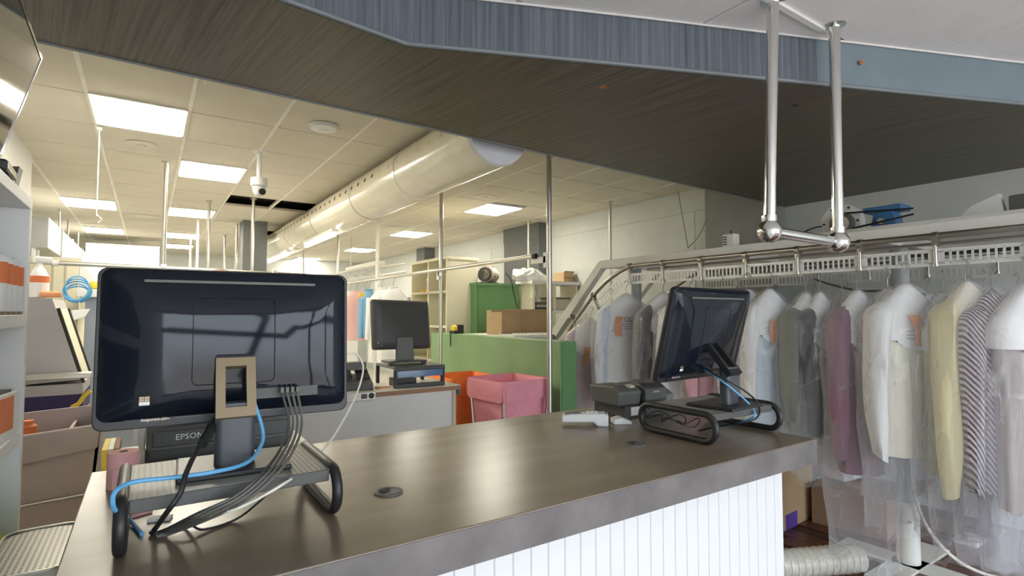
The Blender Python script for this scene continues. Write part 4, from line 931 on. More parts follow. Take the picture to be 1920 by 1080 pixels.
t = thing('bubble_wrap_roll', 'roll of bubble wrap lying on the floor at the counter end', 'roll', (3.05, 1.62, .075), R(-24))
MB().cyl((-.45, 0, 0), (.32, 0, 0), .073, 24).build('roll', 'filmthick', t, smooth=True); MB().cyl((-.46, 0, 0), (.33, 0, 0), .025, 16).build('core', 'card', t, smooth=True)
rg = MB()
for i in range(18): rg.tube([(-.44+.042*i, .0745*math.cos(a), .0745*math.sin(a)) for a in [2*PI*k/20 for k in range(20)]], .004, 5, closed=True)
rg.build('bubble_ridges', 'filmthick', t, smooth=True)['kind'] = 'stuff'
cable('floor_rope', 'white braided cord tied to the conveyor leg and running along the floor', [(3.63, 1.33, .62), (3.625, 1.32, .45), (3.66, 1.27, .25), (3.75, 1.18, .09), (3.86, 1.05, .012), (4.0, .85, .010), (4.1, .6, .010)], .009, 'wcable')
o = MB().bb((-.09, -.06, 0), (.09, .06, .03)).build('white_block', 'label_w', bevel=.004); o.location = (4.35, 1.28, 0); tag(o, 'small white block on the floor under the yellow dress', 'block')

# ================================================================== SECOND COUNTER AND ITS TILL
Z2 = .90
dk = thing('work_desk', 'white-fronted back desk with brown edge behind the counter', 'desk', (1.0, 3.95, 0))
MB().bb((-.05, 3.66, Z2-.03), (1.99, 4.28, Z2)).build('top', 'greytop', dk, world=True, bevel=.002)
MB().bb((-.05, 3.655, Z2-.034), (1.985, 3.662, Z2-.004)).build('brown_edge', 'brownedge', dk, world=True)
MB().bb((-.03, 3.69, 0), (1.93, 3.71, Z2-.03)).build('front_panel', 'white', dk, world=True)
MB().bb((1.93, 3.68, 0), (1.96, 4.26, Z2-.03)).build('end_panel', 'beige', dk, world=True); MB().bb((-.05, 3.68, 0), (-.03, 4.26, Z2-.03)).build('end_panel', 'white', dk, world=True)
q = ony(845, 728, 3.68); MB().bb((1.965, 3.66, Z2-.07), (1.99, 3.70, Z2-.035)).build('corner_bracket', 'mgrey', dk, world=True)
a_ = ony(642, 745, 3.64); b_ = ony(702, 745, 3.64)
t = thing('key_lock_box', 'small steel box with round lock under the desk edge', 'lock box', ((a_.x+b_.x)/2, 3.635, a_.z-.03))
hw = (b_.x-a_.x)/2
MB().bb((-hw, -.02, 0), (hw, .02, .055)).build('casing', 'steel', t, bevel=.003); MB().cyl((hw-.03, -.024, .028), (hw-.03, -.02, .028), .020, 16).build('lock', 'black', t); MB().bb((hw-.10, -.024, .012), (hw-.06, -.02, .044)).build('plate', 'mgrey', t)
# till stand with shiny front window
a_ = ony(740, 722, 3.74); b_ = ony(834, 716, 3.74)
ts = thing('till_stand', 'black till stand with shiny blue window on the back desk', 'stand', ((a_.x+b_.x)/2, 3.74, Z2))
w2 = (b_.x-a_.x)/2; h2 = .155; dd = .40
MB().bb((-w2, 0, h2-.02), (w2, dd, h2)).build('top', 'mgrey', ts, bevel=.006)
for x in (-w2+.012, w2-.012):
    for y in (0, dd-.03): MB().bb((x-.012, y, 0), (x+.012, y+.03, h2-.02)).build('corner_post', 'black', ts, bevel=.004)
MB().bb((-w2, -.004, 0), (w2, .012, .028)).build('front_sill', 'dgrey', ts, bevel=.004); MB().bb((-w2, -.006, h2-.035), (w2, .012, h2)).build('front_head', 'dgrey', ts, bevel=.006)
M['bluegloss'] = mat('blue_gloss_window', (.10, .22, .42), .12, coat=.6)
MB().bb((-w2+.02, -.003, .075), (w2-.02, .004, h2-.03)).build('window', 'bluegloss', ts)
MB().bb((-w2+.035, .05, .002), (-.01, .2, .06)).build('inner_box', 'black', ts)
# touch terminal on the stand
a_ = ony(700, 590, 3.90); b_ = ony(815, 590, 3.90)
zt_ = ony(760, 562, 3.90).z; zb_ = ony(760, 655, 3.90).z
tt = thing('till_terminal', 'dark square touch-screen till seen from behind on its stand', 'till', ((a_.x+b_.x)/2, 3.88, Z2+h2))
hw = (b_.x-a_.x)/2; z0_ = zb_-Z2-h2; z1_ = zt_-Z2-h2; X = Matrix.Translation((0, .06, z0_)) @ Matrix.Rotation(R(-8), 4, 'X') @ Matrix.Rotation(R(8), 4, 'Z')
def rg2(w_, h_, r_, y_): return [X @ Vector((x_, y_, (z1_-z0_)/2+z_)) for x_, z_ in rrect(w_, h_, r_, 5)]
MB().loft([rg2(2*hw-.01, z1_-z0_-.01, .015, .03), rg2(2*hw, z1_-z0_, .018, .02), rg2(2*hw, z1_-z0_, .018, -.005), rg2(2*hw-.03, z1_-z0_-.03, .03, -.025), rg2(2*hw-.10, z1_-z0_-.10, .03, -.038)]).build('housing', 'dgrey', tt, smooth=True)
MB().prism([(-.075, .0, .015), (.075, .0, .015), (.065, .015, .21), (-.065, .015, .21)], (0, .025, 0)).build('stand_arm', 'mgrey', tt, bevel=.006)
MB().bb((-.15, -.06, .018), (.15, .12, .035)).build('base', 'dgrey', tt, bevel=.005)
for x in (-.13, .13): MB().bb((x-.015, -.05, 0), (x+.015, -.02, .018)).build('foot', 'black', tt)
for x, z in ((-hw+.03, .05), (-hw+.06, .03)): MB().cyl(X @ Vector((x, -.03, z)), X @ Vector((x, -.024, z)), .006, 10).build('screw', 'label_w', tt)
# phone / card machine and clutter at left
a_ = ony(668, 725, 3.86)
t = thing('desk_phone', 'black desk phone and card machine left of the till', 'phone', (a_.x, 3.88, Z2), R(-10))
MB().prism([(-.09, -.10, 0), (-.09, .10, 0), (-.09, .10, .10), (-.09, -.10, .05)], (.20, 0, 0)).build('base', 'dgrey', t, bevel=.006)
MB().prism([(-.09, -.07, .075), (-.09, .08, .115), (-.09, .08, .15), (-.09, -.06, .11)], (.06, 0, 0)).build('handset', 'black', t, bevel=.012)
MB().prism([(.0, -.06, .072), (.09, -.06, .072), (.09, .07, .125), (.0, .07, .125)], (0, -.004, .012)).build('keypad', 'black', t)
MB().bb((-.06, .02, .13), (.08, .10, .19)).build('display', 'mgrey', t, bevel=.006)
q = onz(718, 727, Z2); o = MB().bb((-.05, -.03, 0), (.05, .03, .006)).build('orange_slip', 'tag'); o.location = q; tag(o, 'orange paper slip between phone and till stand', 'paper')

# ================================================================== HAMPERS
def hamper(label, cx, cy, w_, d_, zt, m, rz):
    t = thing('laundry_hamper', label, 'hamper', (cx, cy, 0), rz)
    rg = []; n = 40
    def ring(z, s, fl=0):
        out = []
        for i, (x_, y_) in enumerate(rrect(w_*s, d_*s, .03, 9)):
            k = 1+fl*math.sin(i*1.3); out.append(Vector((x_*k, y_*k, z+fl*.35*math.sin(i*.9))))
        return out
    MB().loft([ring(.08, .70, .01), ring(.3, .80, .03), ring(zt*.7, .88, .03), ring(zt-.15, .93, .012), ring(zt-.01, 1.0, .01), ring(zt, 1.0, .01), ring(zt-.01, .965, .01), ring(zt*.6, .85, .02), ring(.1, .66, .01)], cap0=True, cap1=True).build('bag', m, t, smooth=True, angle=60)
    MB().loft([ring(zt+.004, 1.01, .006), ring(zt-.02, 1.045, .012), ring(zt-.10, 1.05, .018), ring(zt-.15, 1.04, .02), ring(zt-.15, 1.02, .02), ring(zt-.02, 1.0, .006)], cap0=False, cap1=False).build('folded_cuff', m, t, smooth=True, angle=60)
    for sx in (-1, 1):
        for sy in (-1, 1): MB().cyl((sx*w_*.36, sy*d_*.36, 0), (sx*w_*.478, sy*d_*.478, zt-.05), .010, 8).build('frame_leg', 'steel', t, smooth=True)
    return t
zt_ = ony(975, 715, 3.45).z
hamper('pink fabric laundry hamper behind the counter', 2.45, 3.69, .48, .48, zt_, 'pink', R(4))
zt_ = ony(890, 703, 4.25).z
hamper('orange fabric laundry hamper next to the pink one', 2.37, 4.31, .46, .44, zt_, 'orange', R(0))

# ================================================================== GREEN HALF WALL, TABLE, CABINETS
gw = thing('half_wall', 'long green painted half wall beside the posts', 'half wall', (2.92, 4.7, 0))
MB().bb((2.83, 3.50, 0), (3.0, 5.95, 1.21)).build('panel', 'green', gw, world=True, bevel=.004)
MB().bb((2.845, 3.492, 0), (3.0, 3.50, 1.205)).build('end_shade', 'greend', gw, world=True)  # darker green sheet paints the shade on the end face
tb = thing('sorting_table', 'white sorting table behind the green half wall', 'table', (3.6, 5.0, 0))
MB().bb((3.02, 4.45, 1.175), (4.35, 5.55, 1.205)).build('top', 'white', tb, world=True, bevel=.004)
for x in (3.08, 4.28):
    for y in (4.5, 5.5): MB().bb((x-.025, y-.025, 0), (x+.025, y+.025, 1.175)).build('leg', 'whitepaint', tb, world=True)
for k, (x0_, y0_, w_, d_) in enumerate(((3.05, 4.5, .55, .3), (3.35, 4.7, .6, .3))):
    t = thing('wire_tray', ['white ridged tray at the near edge of the sorting table', 'white ridged tray in front of the cardboard box'][k], 'tray', (x0_, y0_, 1.205))
    MB().bb((0, 0, 0), (w_, d_, .012)).build('sheet', 'whitepaint', t)
    for i in range(12): MB().bb((w_*i/12, 0, .012), (w_*i/12+.012, d_, .02)).build('ridge', 'whitepaint', t)
a_ = ony(945, 600, 4.98); b_ = ony(1030, 600, 4.98); zt_ = ony(985, 585, 4.98).z
t = thing('cardboard_box', 'open tan cardboard box on the sorting table', 'box', ((a_.x+b_.x)/2, 5.14, 1.205))
hw = (b_.x-a_.x)/2+.03; hh = zt_-1.205
MB().bb((-hw, -.16, 0), (hw, .16, hh)).build('carton', 'card', t, bevel=.003); MB().prism([(-hw, -.16, hh), (hw, -.16, hh), (hw, -.20, hh+.03), (-hw, -.20, hh+.03)], (0, .004, 0)).build('flap', 'card', t); MB().bb((-hw, .05, hh), (hw, .16, hh+.02)).build('flap', 'card', t)
# tape measure and black block on the half wall
q = ony(851, 620, 5.5)
t = thing('tape_dispenser', 'black and yellow tape dispenser on the green half wall', 'tape dispenser', (2.90, 5.5, 1.21))
MB().cyl((-.02, 0, .05), (.02, 0, .05), .048, 20).build('wheel', 'yellow', t, smooth=True); MB().bb((-.03, -.06, 0), (.03, .06, .035)).build('foot', 'black', t, bevel=.006); MB().bb((.03, -.05, .0), (.10, .05, .10)).build('block', 'black', t, bevel=.006)
MB().tube([(-.075, -.05, .02), (-.078, -.06, -.05), (-.078, -.06, -.14)], .005, 6).build('lead', 'black', t)
# cream cube cabinet
zt_ = ony(835, 485, 6.0).z; zlow = 1.0
cb = thing('cube_cabinet', 'tall cream cube cabinet with open cells behind the second post', 'cabinet', (3.28, 6.55, 0))
MB().bb((3.06, 6.0, 0), (3.50, 6.03, zt_)).build('side_panel', 'cream', cb, world=True); MB().bb((3.06, 7.07, 0), (3.50, 7.10, zt_)).build('side_panel', 'cream', cb, world=True)
MB().bb((3.05, 5.99, zt_), (3.51, 7.11, zt_+.035)).build('top', 'cream', cb, world=True); MB().bb((3.48, 6.03, 0), (3.50, 7.07, zt_)).build('back', 'cream', cb, world=True)
MB().bb((3.06, 6.53, 0), (3.48, 6.56, zt_)).build('divider', 'cream', cb, world=True)
z = zt_-.42; shl = []
while z > .1: MB().bb((3.06, 6.03, z), (3.48, 7.07, z+.03)).build('shelf', 'cream', cb, world=True); shl.append(z); z -= .44
o = MB().bb((-.004, -.05, 0), (.004, .05, .18)).build('photo_card', 'label_w'); MB().bb((-.006, -.035, .03), (-.0045, .035, .15)).build('picture', 'ink', o); o.location = (3.12, 6.66, shl[0]+.03); tag(o, 'small card with a dark picture in the cube cabinet', 'card')
o = MB().lathe([(.06, 0), (.09, .03), (.085, .035), (.055, .008)], n=18).build('orange_bowl', 'yellow', smooth=True); o.location = (3.18, 6.88, shl[0]+.03); tag(o, 'orange dish in the cube cabinet', 'dish')
# green cabinet with blower
zt_ = ony(930, 531, 5.85).z
gc = thing('green_cabinet', 'green cabinet carrying the beige blower', 'cabinet', (3.70, 6.0, 0))
xr = ony(973, 560, 5.85).x
MB().bb((3.40, 5.85, 0), (xr, 6.35, zt_)).build('carcass', 'greend', gc, world=True, bevel=.004)
MB().bb((3.38, 5.84, zt_-.03), (xr+.01, 6.36, zt_)).build('top', 'greend', gc, world=True); MB().bb((3.42, 5.84, .9), (3.44, 5.85, zt_-.05)).build('stile', 'greend', gc, world=True)
q = ony(922, 527, 5.9)
bl = thing('blower', 'beige round blower standing on the green cabinet', 'blower', (q.x, 6.0, zt_), R(40))
MB().cyl((-.10, 0, .115), (.16, 0, .115), .105, 28).build('drum', 'beige', bl, smooth=True); MB().cyl((-.125, 0, .115), (-.10, 0, .115), .088, 28).build('intake_ring', 'dgrey', bl, smooth=True)
for k in range(4): MB().cyl((-.128, 0, .115), (-.124, 0, .115), .075-.017*k, 24).build('grille_ring', 'greytop' if k % 2 else 'mgrey', bl, smooth=True)
MB().bb((-.08, -.1, 0), (.14, .1, .02)).build('foot', 'dgrey', bl, bevel=.004); MB().bb((.02, -.05, .20), (.12, .05, .26)).build('outlet', 'beige', bl, bevel=.01); MB().box((.03, 0, .25), (.05, .05, .04)).build('knob', 'beige', bl)
for k in (-.02, .12): MB().cyl((k, -.108, .09), (k, -.10, .09), .012, 10).build('bolt', 'black', bl)
cable('blower_lead', 'thin black lead falling from the blower over the green cabinet', [ony(948, 512, 5.83), ony(958, 525, 5.8), ony(963, 548, 5.8), ony(970, 577, 5.78)], .006, 'black')
# white shelving by the wall
zt_ = ony(1030, 527, 5.6).z; x0_ = xr+.04; x1_ = WR-.03
ws_ = thing('white_shelving', 'white open shelving by the right wall behind the conveyor bend', 'shelf', ((x0_+x1_)/2, 5.75, 0))
for x in (x0_, x1_-.04, (x0_*.55+x1_*.45)): MB().bb((x, 5.6, 0), (x+.035, 5.95, zt_)).build('upright', 'cream', ws_, world=True)
wsz = []
for z in (zt_-.04, zt_-.42, zt_-.80, zt_-1.2): MB().bb((x0_-.02, 5.58, z), (x1_, 5.96, z+.04)).build('shelf_board', 'white', ws_, world=True); wsz.append(z+.04)
q = ony(1058, 527, 5.75)
t = thing('brown_carton', 'small brown carton on top of the white shelving', 'box', (q.x, 5.76, zt_), R(12)); MB().bb((-.11, -.09, 0), (.11, .09, .13)).build('carton', 'card', t, bevel=.004); MB().bb((-.11, -.0915, .05), (.11, -.0905, .07)).build('tape', 'cardd', t); MB().prism([(-.11, -.09, .13), (.11, -.09, .13), (.11, -.11, .15), (-.11, -.11, .15)], (0, .004, 0)).build('flap', 'card', t)
q = ony(992, 525, 5.75)
t = thing('plastic_bundle', 'crumpled clear plastic bundle on top of the white shelving', 'plastic bag', (q.x, 5.76, zt_))
rnd = random.Random(3); rg = []
for k, (z, a) in enumerate(((0, .20), (.05, .23), (.09, .20), (.13, .16), (.16, .07))): rg.append([Vector((a*math.cos(2*PI*i/20)*1.2*rnd.uniform(.7, 1.25)+.05-.5*z, a*.5*math.sin(2*PI*i/20)*rnd.uniform(.8, 1.2), z+rnd.uniform(-.03, .03)*(k > 0))) for i in range(20)])
M['filmwhite'] = film('milky_film', (.92, .92, .90), .55, .9); MB().loft(rg).build('film', 'filmwhite', t)
def hanger_thing(label, loc, rz, m, s=1.0, group='loose hangers'):
    t = thing('clothes_hanger', label, 'hanger', loc, rz, group)
    MB().tube(smooth_path([(0, 0, 0), (.02, 0, .03), (.0, 0, .05), (-.02, 0, .03)], 4), .005*s, 6).build('hook', m, t, smooth=True)
    MB().tube([(0, 0, 0), (-.20*s, 0, -.09*s), (-.21*s, 0, -.11*s), (.21*s, 0, -.11*s), (.20*s, 0, -.09*s), (0, 0, 0)], .008*s, 6).build('frame', m, t, smooth=True)
    return t
for k in range(3):
    q = ony(997+4*k, 560, 5.55); hanger_thing(['white hanger in the shelving cell, front one', 'white hanger in the shelving cell, middle one', 'white hanger in the shelving cell, rear one'][k], (q.x+.12, 5.65+.05*k, wsz[1]+.20), R(20), 'white', .8, 'white hangers in the wall shelving')
for k in range(3):
    o = MB().bb((-.13, -.12, 0), (.13, .12, .035)).build('folded_cloth', ['c_charcoal', 'beige', 'mgrey'][k], bevel=.012); o.location = (x0_+.24, 5.77, wsz[1]+.036*k); tag(o, ['bottom dark folded cloth in the wall shelving', 'middle beige folded cloth in the wall shelving', 'top grey folded cloth in the wall shelving'][k], 'cloth', 'folded cloths in the wall shelving')
t = thing('storage_basket', 'dark clear storage basket on the right of the wall shelving', 'basket', (x1_-.28, 5.77, wsz[1])); MB().bb((-.16, -.13, 0), (.16, .13, .15)).build('tub', 'beige', t, bevel=.012); MB().bb((-.17, -.14, .15), (.17, .14, .17)).build('lid', 'mgrey', t, bevel=.004)

# ================================================================== CLOTHES ON THE BACK PIPE AND FAR RAILS
def hung(label, x, y, z, cloth, ln, rz, ws=1.0):
    GN[0] += 1; ph = GN[0]; t = thing('hanging_garment', label, 'garment', (x, y, z), rz, 'clothes on the back pipe')
    tab = [(z_, w_*ws, d_) for z_, w_, d_ in CAPE]
    MB().tube(smooth_path([(0, 0, -.12), (0, 0, -.05), (.016, 0, -.02), (0, 0, .02), (-.016, 0, .0)], 4), .004, 6).build('hook', 'wire', t)
    body = []
    for z_ in (-.12, -.17, -.235, -.30, -.45, -.6, -.75, -ln):
        w_, d_ = interp(tab, z_); f = min(1, max(0, (-z_-.25)/.4)); body.append(ell(z_, w_*.95, d_*.95, 32, .10*f, 5, ph))
    MB().loft(body).build('body', cloth, t, smooth=True, angle=75)
    for s in (-1, 1):
        rg = [[Vector((s*(.19+.03*u)*ws+(.05-.015*u)*math.cos(a), -.03*u+(.065-.02*u)*math.sin(a), -.25-.55*u)) for a in [2*PI*i/12 for i in range(12)]] for u in (0, .25, .5, .75, 1)]
        MB().loft(rg).build('sleeve', cloth, t, smooth=True, angle=75)
    MB().tube([(.05*math.cos(a), .035*math.sin(a), -.125) for a in [2*PI*i/14 for i in range(14)]], .012, 6, closed=True).build('collar', cloth, t, smooth=True)
    return t
hung('pink shirt hanging right of the big computer', 2.58, 8.0, 1.895, 'c_pink', .86, R(-20))
hung('pale grey shirt hanging just behind the pink shirt', 2.58, 8.3, 1.895, 'c_white', .84, R(-20))
hung('blue shirt hanging between pink shirt and till', 2.58, 7.45, 1.895, 'shirtblue', .80, R(-20), .5)
hung('white garment on the pipe left of the cube cabinet', 2.58, 6.55, 1.895, 'c_white', 1.1, R(-25), .9)
hung('second white garment on the pipe beside the third post', 2.58, 6.95, 1.895, 'c_white', 1.1, R(-25), .8)
t = thing('orange_clip', 'orange plastic clip with white tag over the pink shirt', 'clip', (2.58, 7.75, 1.68)); MB().bb((-.05, -.02, 0), (.05, .02, .05)).build('clip', 'yellow', t, bevel=.01); MB().bb((-.02, -.003, -.14), (.03, .003, 0)).build('tag', 'label_w', t); MB().tube([(0, 0, .05), (0, 0, .225)], .004, 6).build('cord', 'wcable', t)
# overhead hanger rail with many white hangers
hr = thing('hanger_rail', 'white overhead rail crowded with empty hangers behind the big computer', 'rail', (2.9, 8.8, 2.16))
MB().tube([(2.2, 11.6, 1.95), (2.75, 8.6, 2.15), (3.3, 7.9, 2.2)], .016, 8).build('rail', 'whitepaint', hr, world=True, smooth=True)
MB().tube([(2.9, 10.5, 2.02), (3.5, 8.3, 2.12)], .02, 8).build('second_rail', 'whitepaint', hr, world=True, smooth=True)
MB().bb((2.86, 7.9, 2.17), (2.98, 9.5, 2.24)).build('white_box_beam', 'whitepaint', hr, world=True)
for y in (8.0, 9.4): MB().cyl((2.92, y, 2.24), (2.92, y, ZC), .008, 8).build('drop_rod', 'steel', hr, world=True)
HL = ['nearest white hanger', 'second white hanger', 'third white hanger', 'fourth white hanger', 'fifth white hanger', 'sixth white hanger', 'seventh white hanger', 'eighth white hanger', 'ninth white hanger', 'tenth white hanger', 'eleventh white hanger', 'last white hanger']
for k in range(12):
    u = k/11; hanger_thing(HL[k]+' on the crowded overhead rail', (2.85-.5*u, 8.2+2.6*u, 2.12-.13*u), R(-28+rnd.uniform(-12, 12)), 'white', 1.0, 'white hangers on the overhead rail')
q = ony(715, 440, 9.5)
# far conveyor-like machine and brown carton on top of a cupboard
t = thing('far_cupboard', 'pale far cupboard with a brown carton shape on top', 'cupboard', (3.3, 13.2, 0)); MB().bb((-.9, -.3, 0), (.9, .3, 1.9)).build('carcass', 'white', t); MB().bb((-.85, -.28, 1.9), (-.05, .1, 2.12)).build('carton', 'card', t)
for x in (-.45, 0, .45): MB().bb((x-.005, -.305, .1), (x+.005, -.3, 1.85)).build('door_gap', 'mgrey', t)

# ================================================================== LEFT BACK AREA
# pressing machine: grey side, sloping beige front between dark rails
Yp = 4.15
pf = [ony(40, 556, Yp), ony(98, 560, Yp), ony(150, 712, Yp), ony(40, 722, Yp)]
pr = thing('pressing_machine', 'grey pressing machine with sloping beige front at the left', 'press', ((pf[0].x+pf[2].x)/2, Yp+.3, 0))
MB().prism([pf[0], pf[1], pf[2], pf[3]], (0, .55, 0)).build('hood', 'greypress', pr, world=True)
dv = pf[2]-pf[1]; nv = Vector((-dv.z, 0, dv.x)).normalized();
if nv.x < 0: nv = -nv
MB().prism([pf[1]+dv*.12+Vector((0, .06, 0)), pf[2]+Vector((0, .06, 0)), pf[2]+Vector((0, .5, 0)), pf[1]+dv*.12+Vector((0, .5, 0))], nv*.006).build('beige_front', 'cream', pr, world=True)
for y in (.02, .50): MB().prism([pf[1]+dv*.12+Vector((0, y, 0)), pf[2]+dv*.05+Vector((0, y, 0)), pf[2]+dv*.05+Vector((0, y+.035, 0)), pf[1]+dv*.12+Vector((0, y+.035, 0))], nv*.016).build('dark_rail', 'void', pr, world=True)
a_ = ony(55, 712, Yp-.08); b_ = ony(172, 700, Yp-.08)
MB().bb((a_.x-.1, Yp-.14, b_.z-.02), (b_.x, Yp-.02, b_.z+.008)).build('table_bar', 'steel', pr, world=True, bevel=.004)
z1 = ony(100, 722, Yp).z; z2 = ony(100, 742, Yp).z; z3 = ony(100, 765, Yp).z
MB().bb((a_.x-.1, Yp, z2), (ony(155, 730, Yp).x, Yp+.5, z1)).build('lower_board', 'pinkgrey' if 'pinkgrey' in M else 'greypress', pr, world=True)
MB().bb((a_.x-.1, Yp+.02, z3-.05), (ony(155, 750, Yp).x, Yp+.5, z2)).build('navy_panel', 'navy', pr, world=True)
MB().bb((a_.x-.1, Yp+.04, 0), (ony(155, 760, Yp).x, Yp+.5, z3-.05)).build('pedestal', 'greypress', pr, world=True)
cable('yellow_strap', 'yellow strap hanging off the pressing machine', [ony(170, 733, Yp-.1), ony(158, 742, Yp-.1), ony(148, 756, Yp-.1), ony(135, 764, Yp-.1), ony(150, 768, Yp-.1)], .012, 'yellow')
# spray bottle and sponge standing on the press
t = thing('spray_bottle', 'white trigger spray bottle standing on the pressing machine', 'spray bottle', (ony(72, 556, Yp+.2).x, Yp+.2, pf[0].z), R(30))
MB().lathe([(.045, 0), (.05, .02), (.05, .12), (.03, .17), (.018, .19), (.018, .21)], (0, 0, 0), 20).build('bottle', 'label_w', t, smooth=True); MB().bb((-.03, -.02, .21), (.06, .02, .25)).build('trigger_head', 'white', t, bevel=.008); MB().cyl((0, 0, .09), (0, 0, .13), .0505, 20).build('label', 'redorange', t, smooth=True)
o = MB().bb((-.05, -.03, 0), (.05, .03, .035)).build('sponge', 'tag', bevel=.012); o.location = (ony(96, 556, Yp+.15).x, Yp+.15, pf[0].z+.001); tag(o, 'orange-brown sponge on the pressing machine', 'sponge')
# canvas cart with pockets
Yc = 3.05
xl, xr = ony(45, 800, Yc).x-.15, ony(190, 800, Yc).x
zt0 = ony(172, 768, Yc+.35).z; zt1 = ony(190, 795, Yc).z
ca = thing('canvas_cart', 'mauve-grey canvas laundry cart with a divided top', 'cart', ((xl+xr)/2, Yc+.2, 0))
MB().prism([(xl, Yc, .12), (xr-.06, Yc, .12), (xr, Yc, zt1), (xl, Yc, zt1-.03)], (0, .015, 0)).build('front_cloth', 'mauve', ca, world=True)
MB().prism([(xl, Yc-.03, zt1-.16), (xr-.01, Yc-.03, zt1-.10), (xr, Yc-.03, zt1+.005), (xl, Yc-.03, zt1-.025)], (0, .03, 0)).build('cuff', 'mauve', ca, world=True, bevel=.008)
MB().prism([(xl, Yc+.38, .12), (xr-.06, Yc+.38, .12), (xr, Yc+.38, zt0+.02), (xl, Yc+.38, zt0)], (0, .015, 0)).build('back_cloth', 'mauve', ca, world=True)
MB().prism([(xr-.06, Yc, .12), (xr-.06, Yc+.395, .12), (xr, Yc+.395, zt0), (xr, Yc, zt1)], (-.012, 0, 0)).build('end_cloth', 'mauve', ca, world=True)
MB().bb((xl, Yc, .11), (xr-.06, Yc+.39, .125)).build('bottom', 'mauve', ca, world=True)
xm = (xl+xr)/2+.08; MB().bb((xm, Yc+.015, .3), (xm+.012, Yc+.38, zt1-.03)).build('divider', 'mauve', ca, world=True)
MB().tube([(xl, Yc-.012, ony(48, 950, Yc).z), (xr, Yc-.012, ony(155, 925, Yc).z)], .007, 8).build('steel_rod', 'steel', ca, world=True, smooth=True)
for x in (xl+.03, xr-.08):
    for y in (Yc+.04, Yc+.34): MB().cyl((x, y, 0), (x, y, .12), .03, 12).build('caster', 'black', ca, world=True)
o = MB().lathe([(.03, 0), (.032, .09), (.02, .10), (.02, .115)], n=16).build('orange_bottle', 'redorange', smooth=True); q = ony(54, 775, Yc+.2); o.location = (q.x, Yc+.2, zt0-.12); tag(o, 'small orange bottle in the canvas cart', 'bottle')
MB().bb((q.x-.08, Yc+.1, zt0-.14), (q.x+.08, Yc+.3, zt0-.12)).build('inner_shelf', 'mauve', ca, world=True)
# stacked folders beside the cart
for k, (m_, lb) in enumerate((('yellow', 'yellow folder standing beside the canvas cart'), ('cream', 'cream board standing right of the yellow folder'), ('cardd', 'brown board standing behind the counter end'))):
    x = ony(197+11*k, 830, 2.75).x; o = MB().bb((-.009, -.12, 0), (.009, .12, .9)).build('standing_board', m_); o.location = (x, 2.85, .0); tag(o, lb, 'board', 'boards standing behind the counter')
# blue cable coil on the left pipe
q = ony(146, 522, 5.56)
t = thing('cable_coil', 'coil of blue cable hanging from the left clothes pipe', 'cable', (q.x, 5.56, 1.845))
for k in range(5): MB().tube([(.075*math.cos(a)*(1+.1*k % .3), .015*math.sin(2*a+k)+.01*k-.02, -.20-.012*k+.095*math.sin(a)*(1-.08*k)) for a in [2*PI*i/22 for i in range(22)]], .0065, 6, closed=True).build('loop', 'blue', t, smooth=True)
MB().tube([(0, 0, .02), (0, 0, -.11)], .006, 6).build('tie', 'wcable', t)
t = thing('clip_card', 'white hang card below the blue cable coil', 'card', (q.x, 5.55, 1.42), R(-15)); MB().prism([(-.08, 0, -.06), (.06, 0, .0), (.09, 0, .06), (-.03, 0, .05)], (0, .006, 0)).build('card', 'label_w', t); MB().tube([(.02, 0, .05), (.0, 0, .30)], .003, 6).build('string', 'wcable', t)
# cream locker-like machine cabinet and metal ducts
a_ = ony(64, 480, 6.6); b_ = ony(150, 480, 6.6)
lc = thing('cream_machine', 'tall cream machine cabinet under the metal duct at far left', 'machine', ((a_.x+b_.x)/2, 6.9, 0))
MB().bb((a_.x-.3, 6.6, 0), (b_.x, 7.5, a_.z)).build('carcass', 'cream', lc, world=True, bevel=.01)
for k in range(4): x = a_.x-.05+(b_.x-a_.x)*k/3.6; MB().bb((x, 6.592, .6), (x+.012, 6.6, a_.z-.05)).build('door_gap', 'beige', lc, world=True)
MB().prism([(b_.x, 6.6, a_.z), (b_.x, 6.6, a_.z-.35), (b_.x+.20, 6.6, a_.z-.35)], (0, .8, 0)).build('chute', 'white', lc, world=True)
a_ = ony(64, 405, 6.7); b_ = ony(92, 408, 6.7); z1 = ony(92, 408, 6.7).z; z0_ = ony(92, 465, 6.7).z
M['galv'] = mat('galvanised_sheet', (.60, .62, .62), .35, metal=.5, var=.08)
d_ = thing('metal_duct', 'square galvanised metal duct along the far left', 'duct', (a_.x, 8.5, z0_))
MB().bb((a_.x-.4, 6.7, z0_), (b_.x, 11.8, z1)).build('trunk', 'galv', d_, world=True, bevel=.004)
for y in (7.6, 8.6, 9.8): MB().bb((b_.x-.004, y, z0_-.01), (b_.x+.012, y+.03, z1+.01)).build('joint', 'galv', d_, world=True)
for k, y in enumerate((6.75, 6.95)): MB().cyl((b_.x-.12, y, z0_), (b_.x-.12, y, z0_-.14), .03, 10).build('outlet', 'galv', d_, world=True)
for k, (x, y) in enumerate(((113, 392), (128, 413), (147, 433))): q = onz(x, y, ZC); post(q.x, q.y, ['nearest thin rod by the metal duct', 'second thin rod by the metal duct', 'third thin rod by the metal duct'][k], .012, z0=1.8)
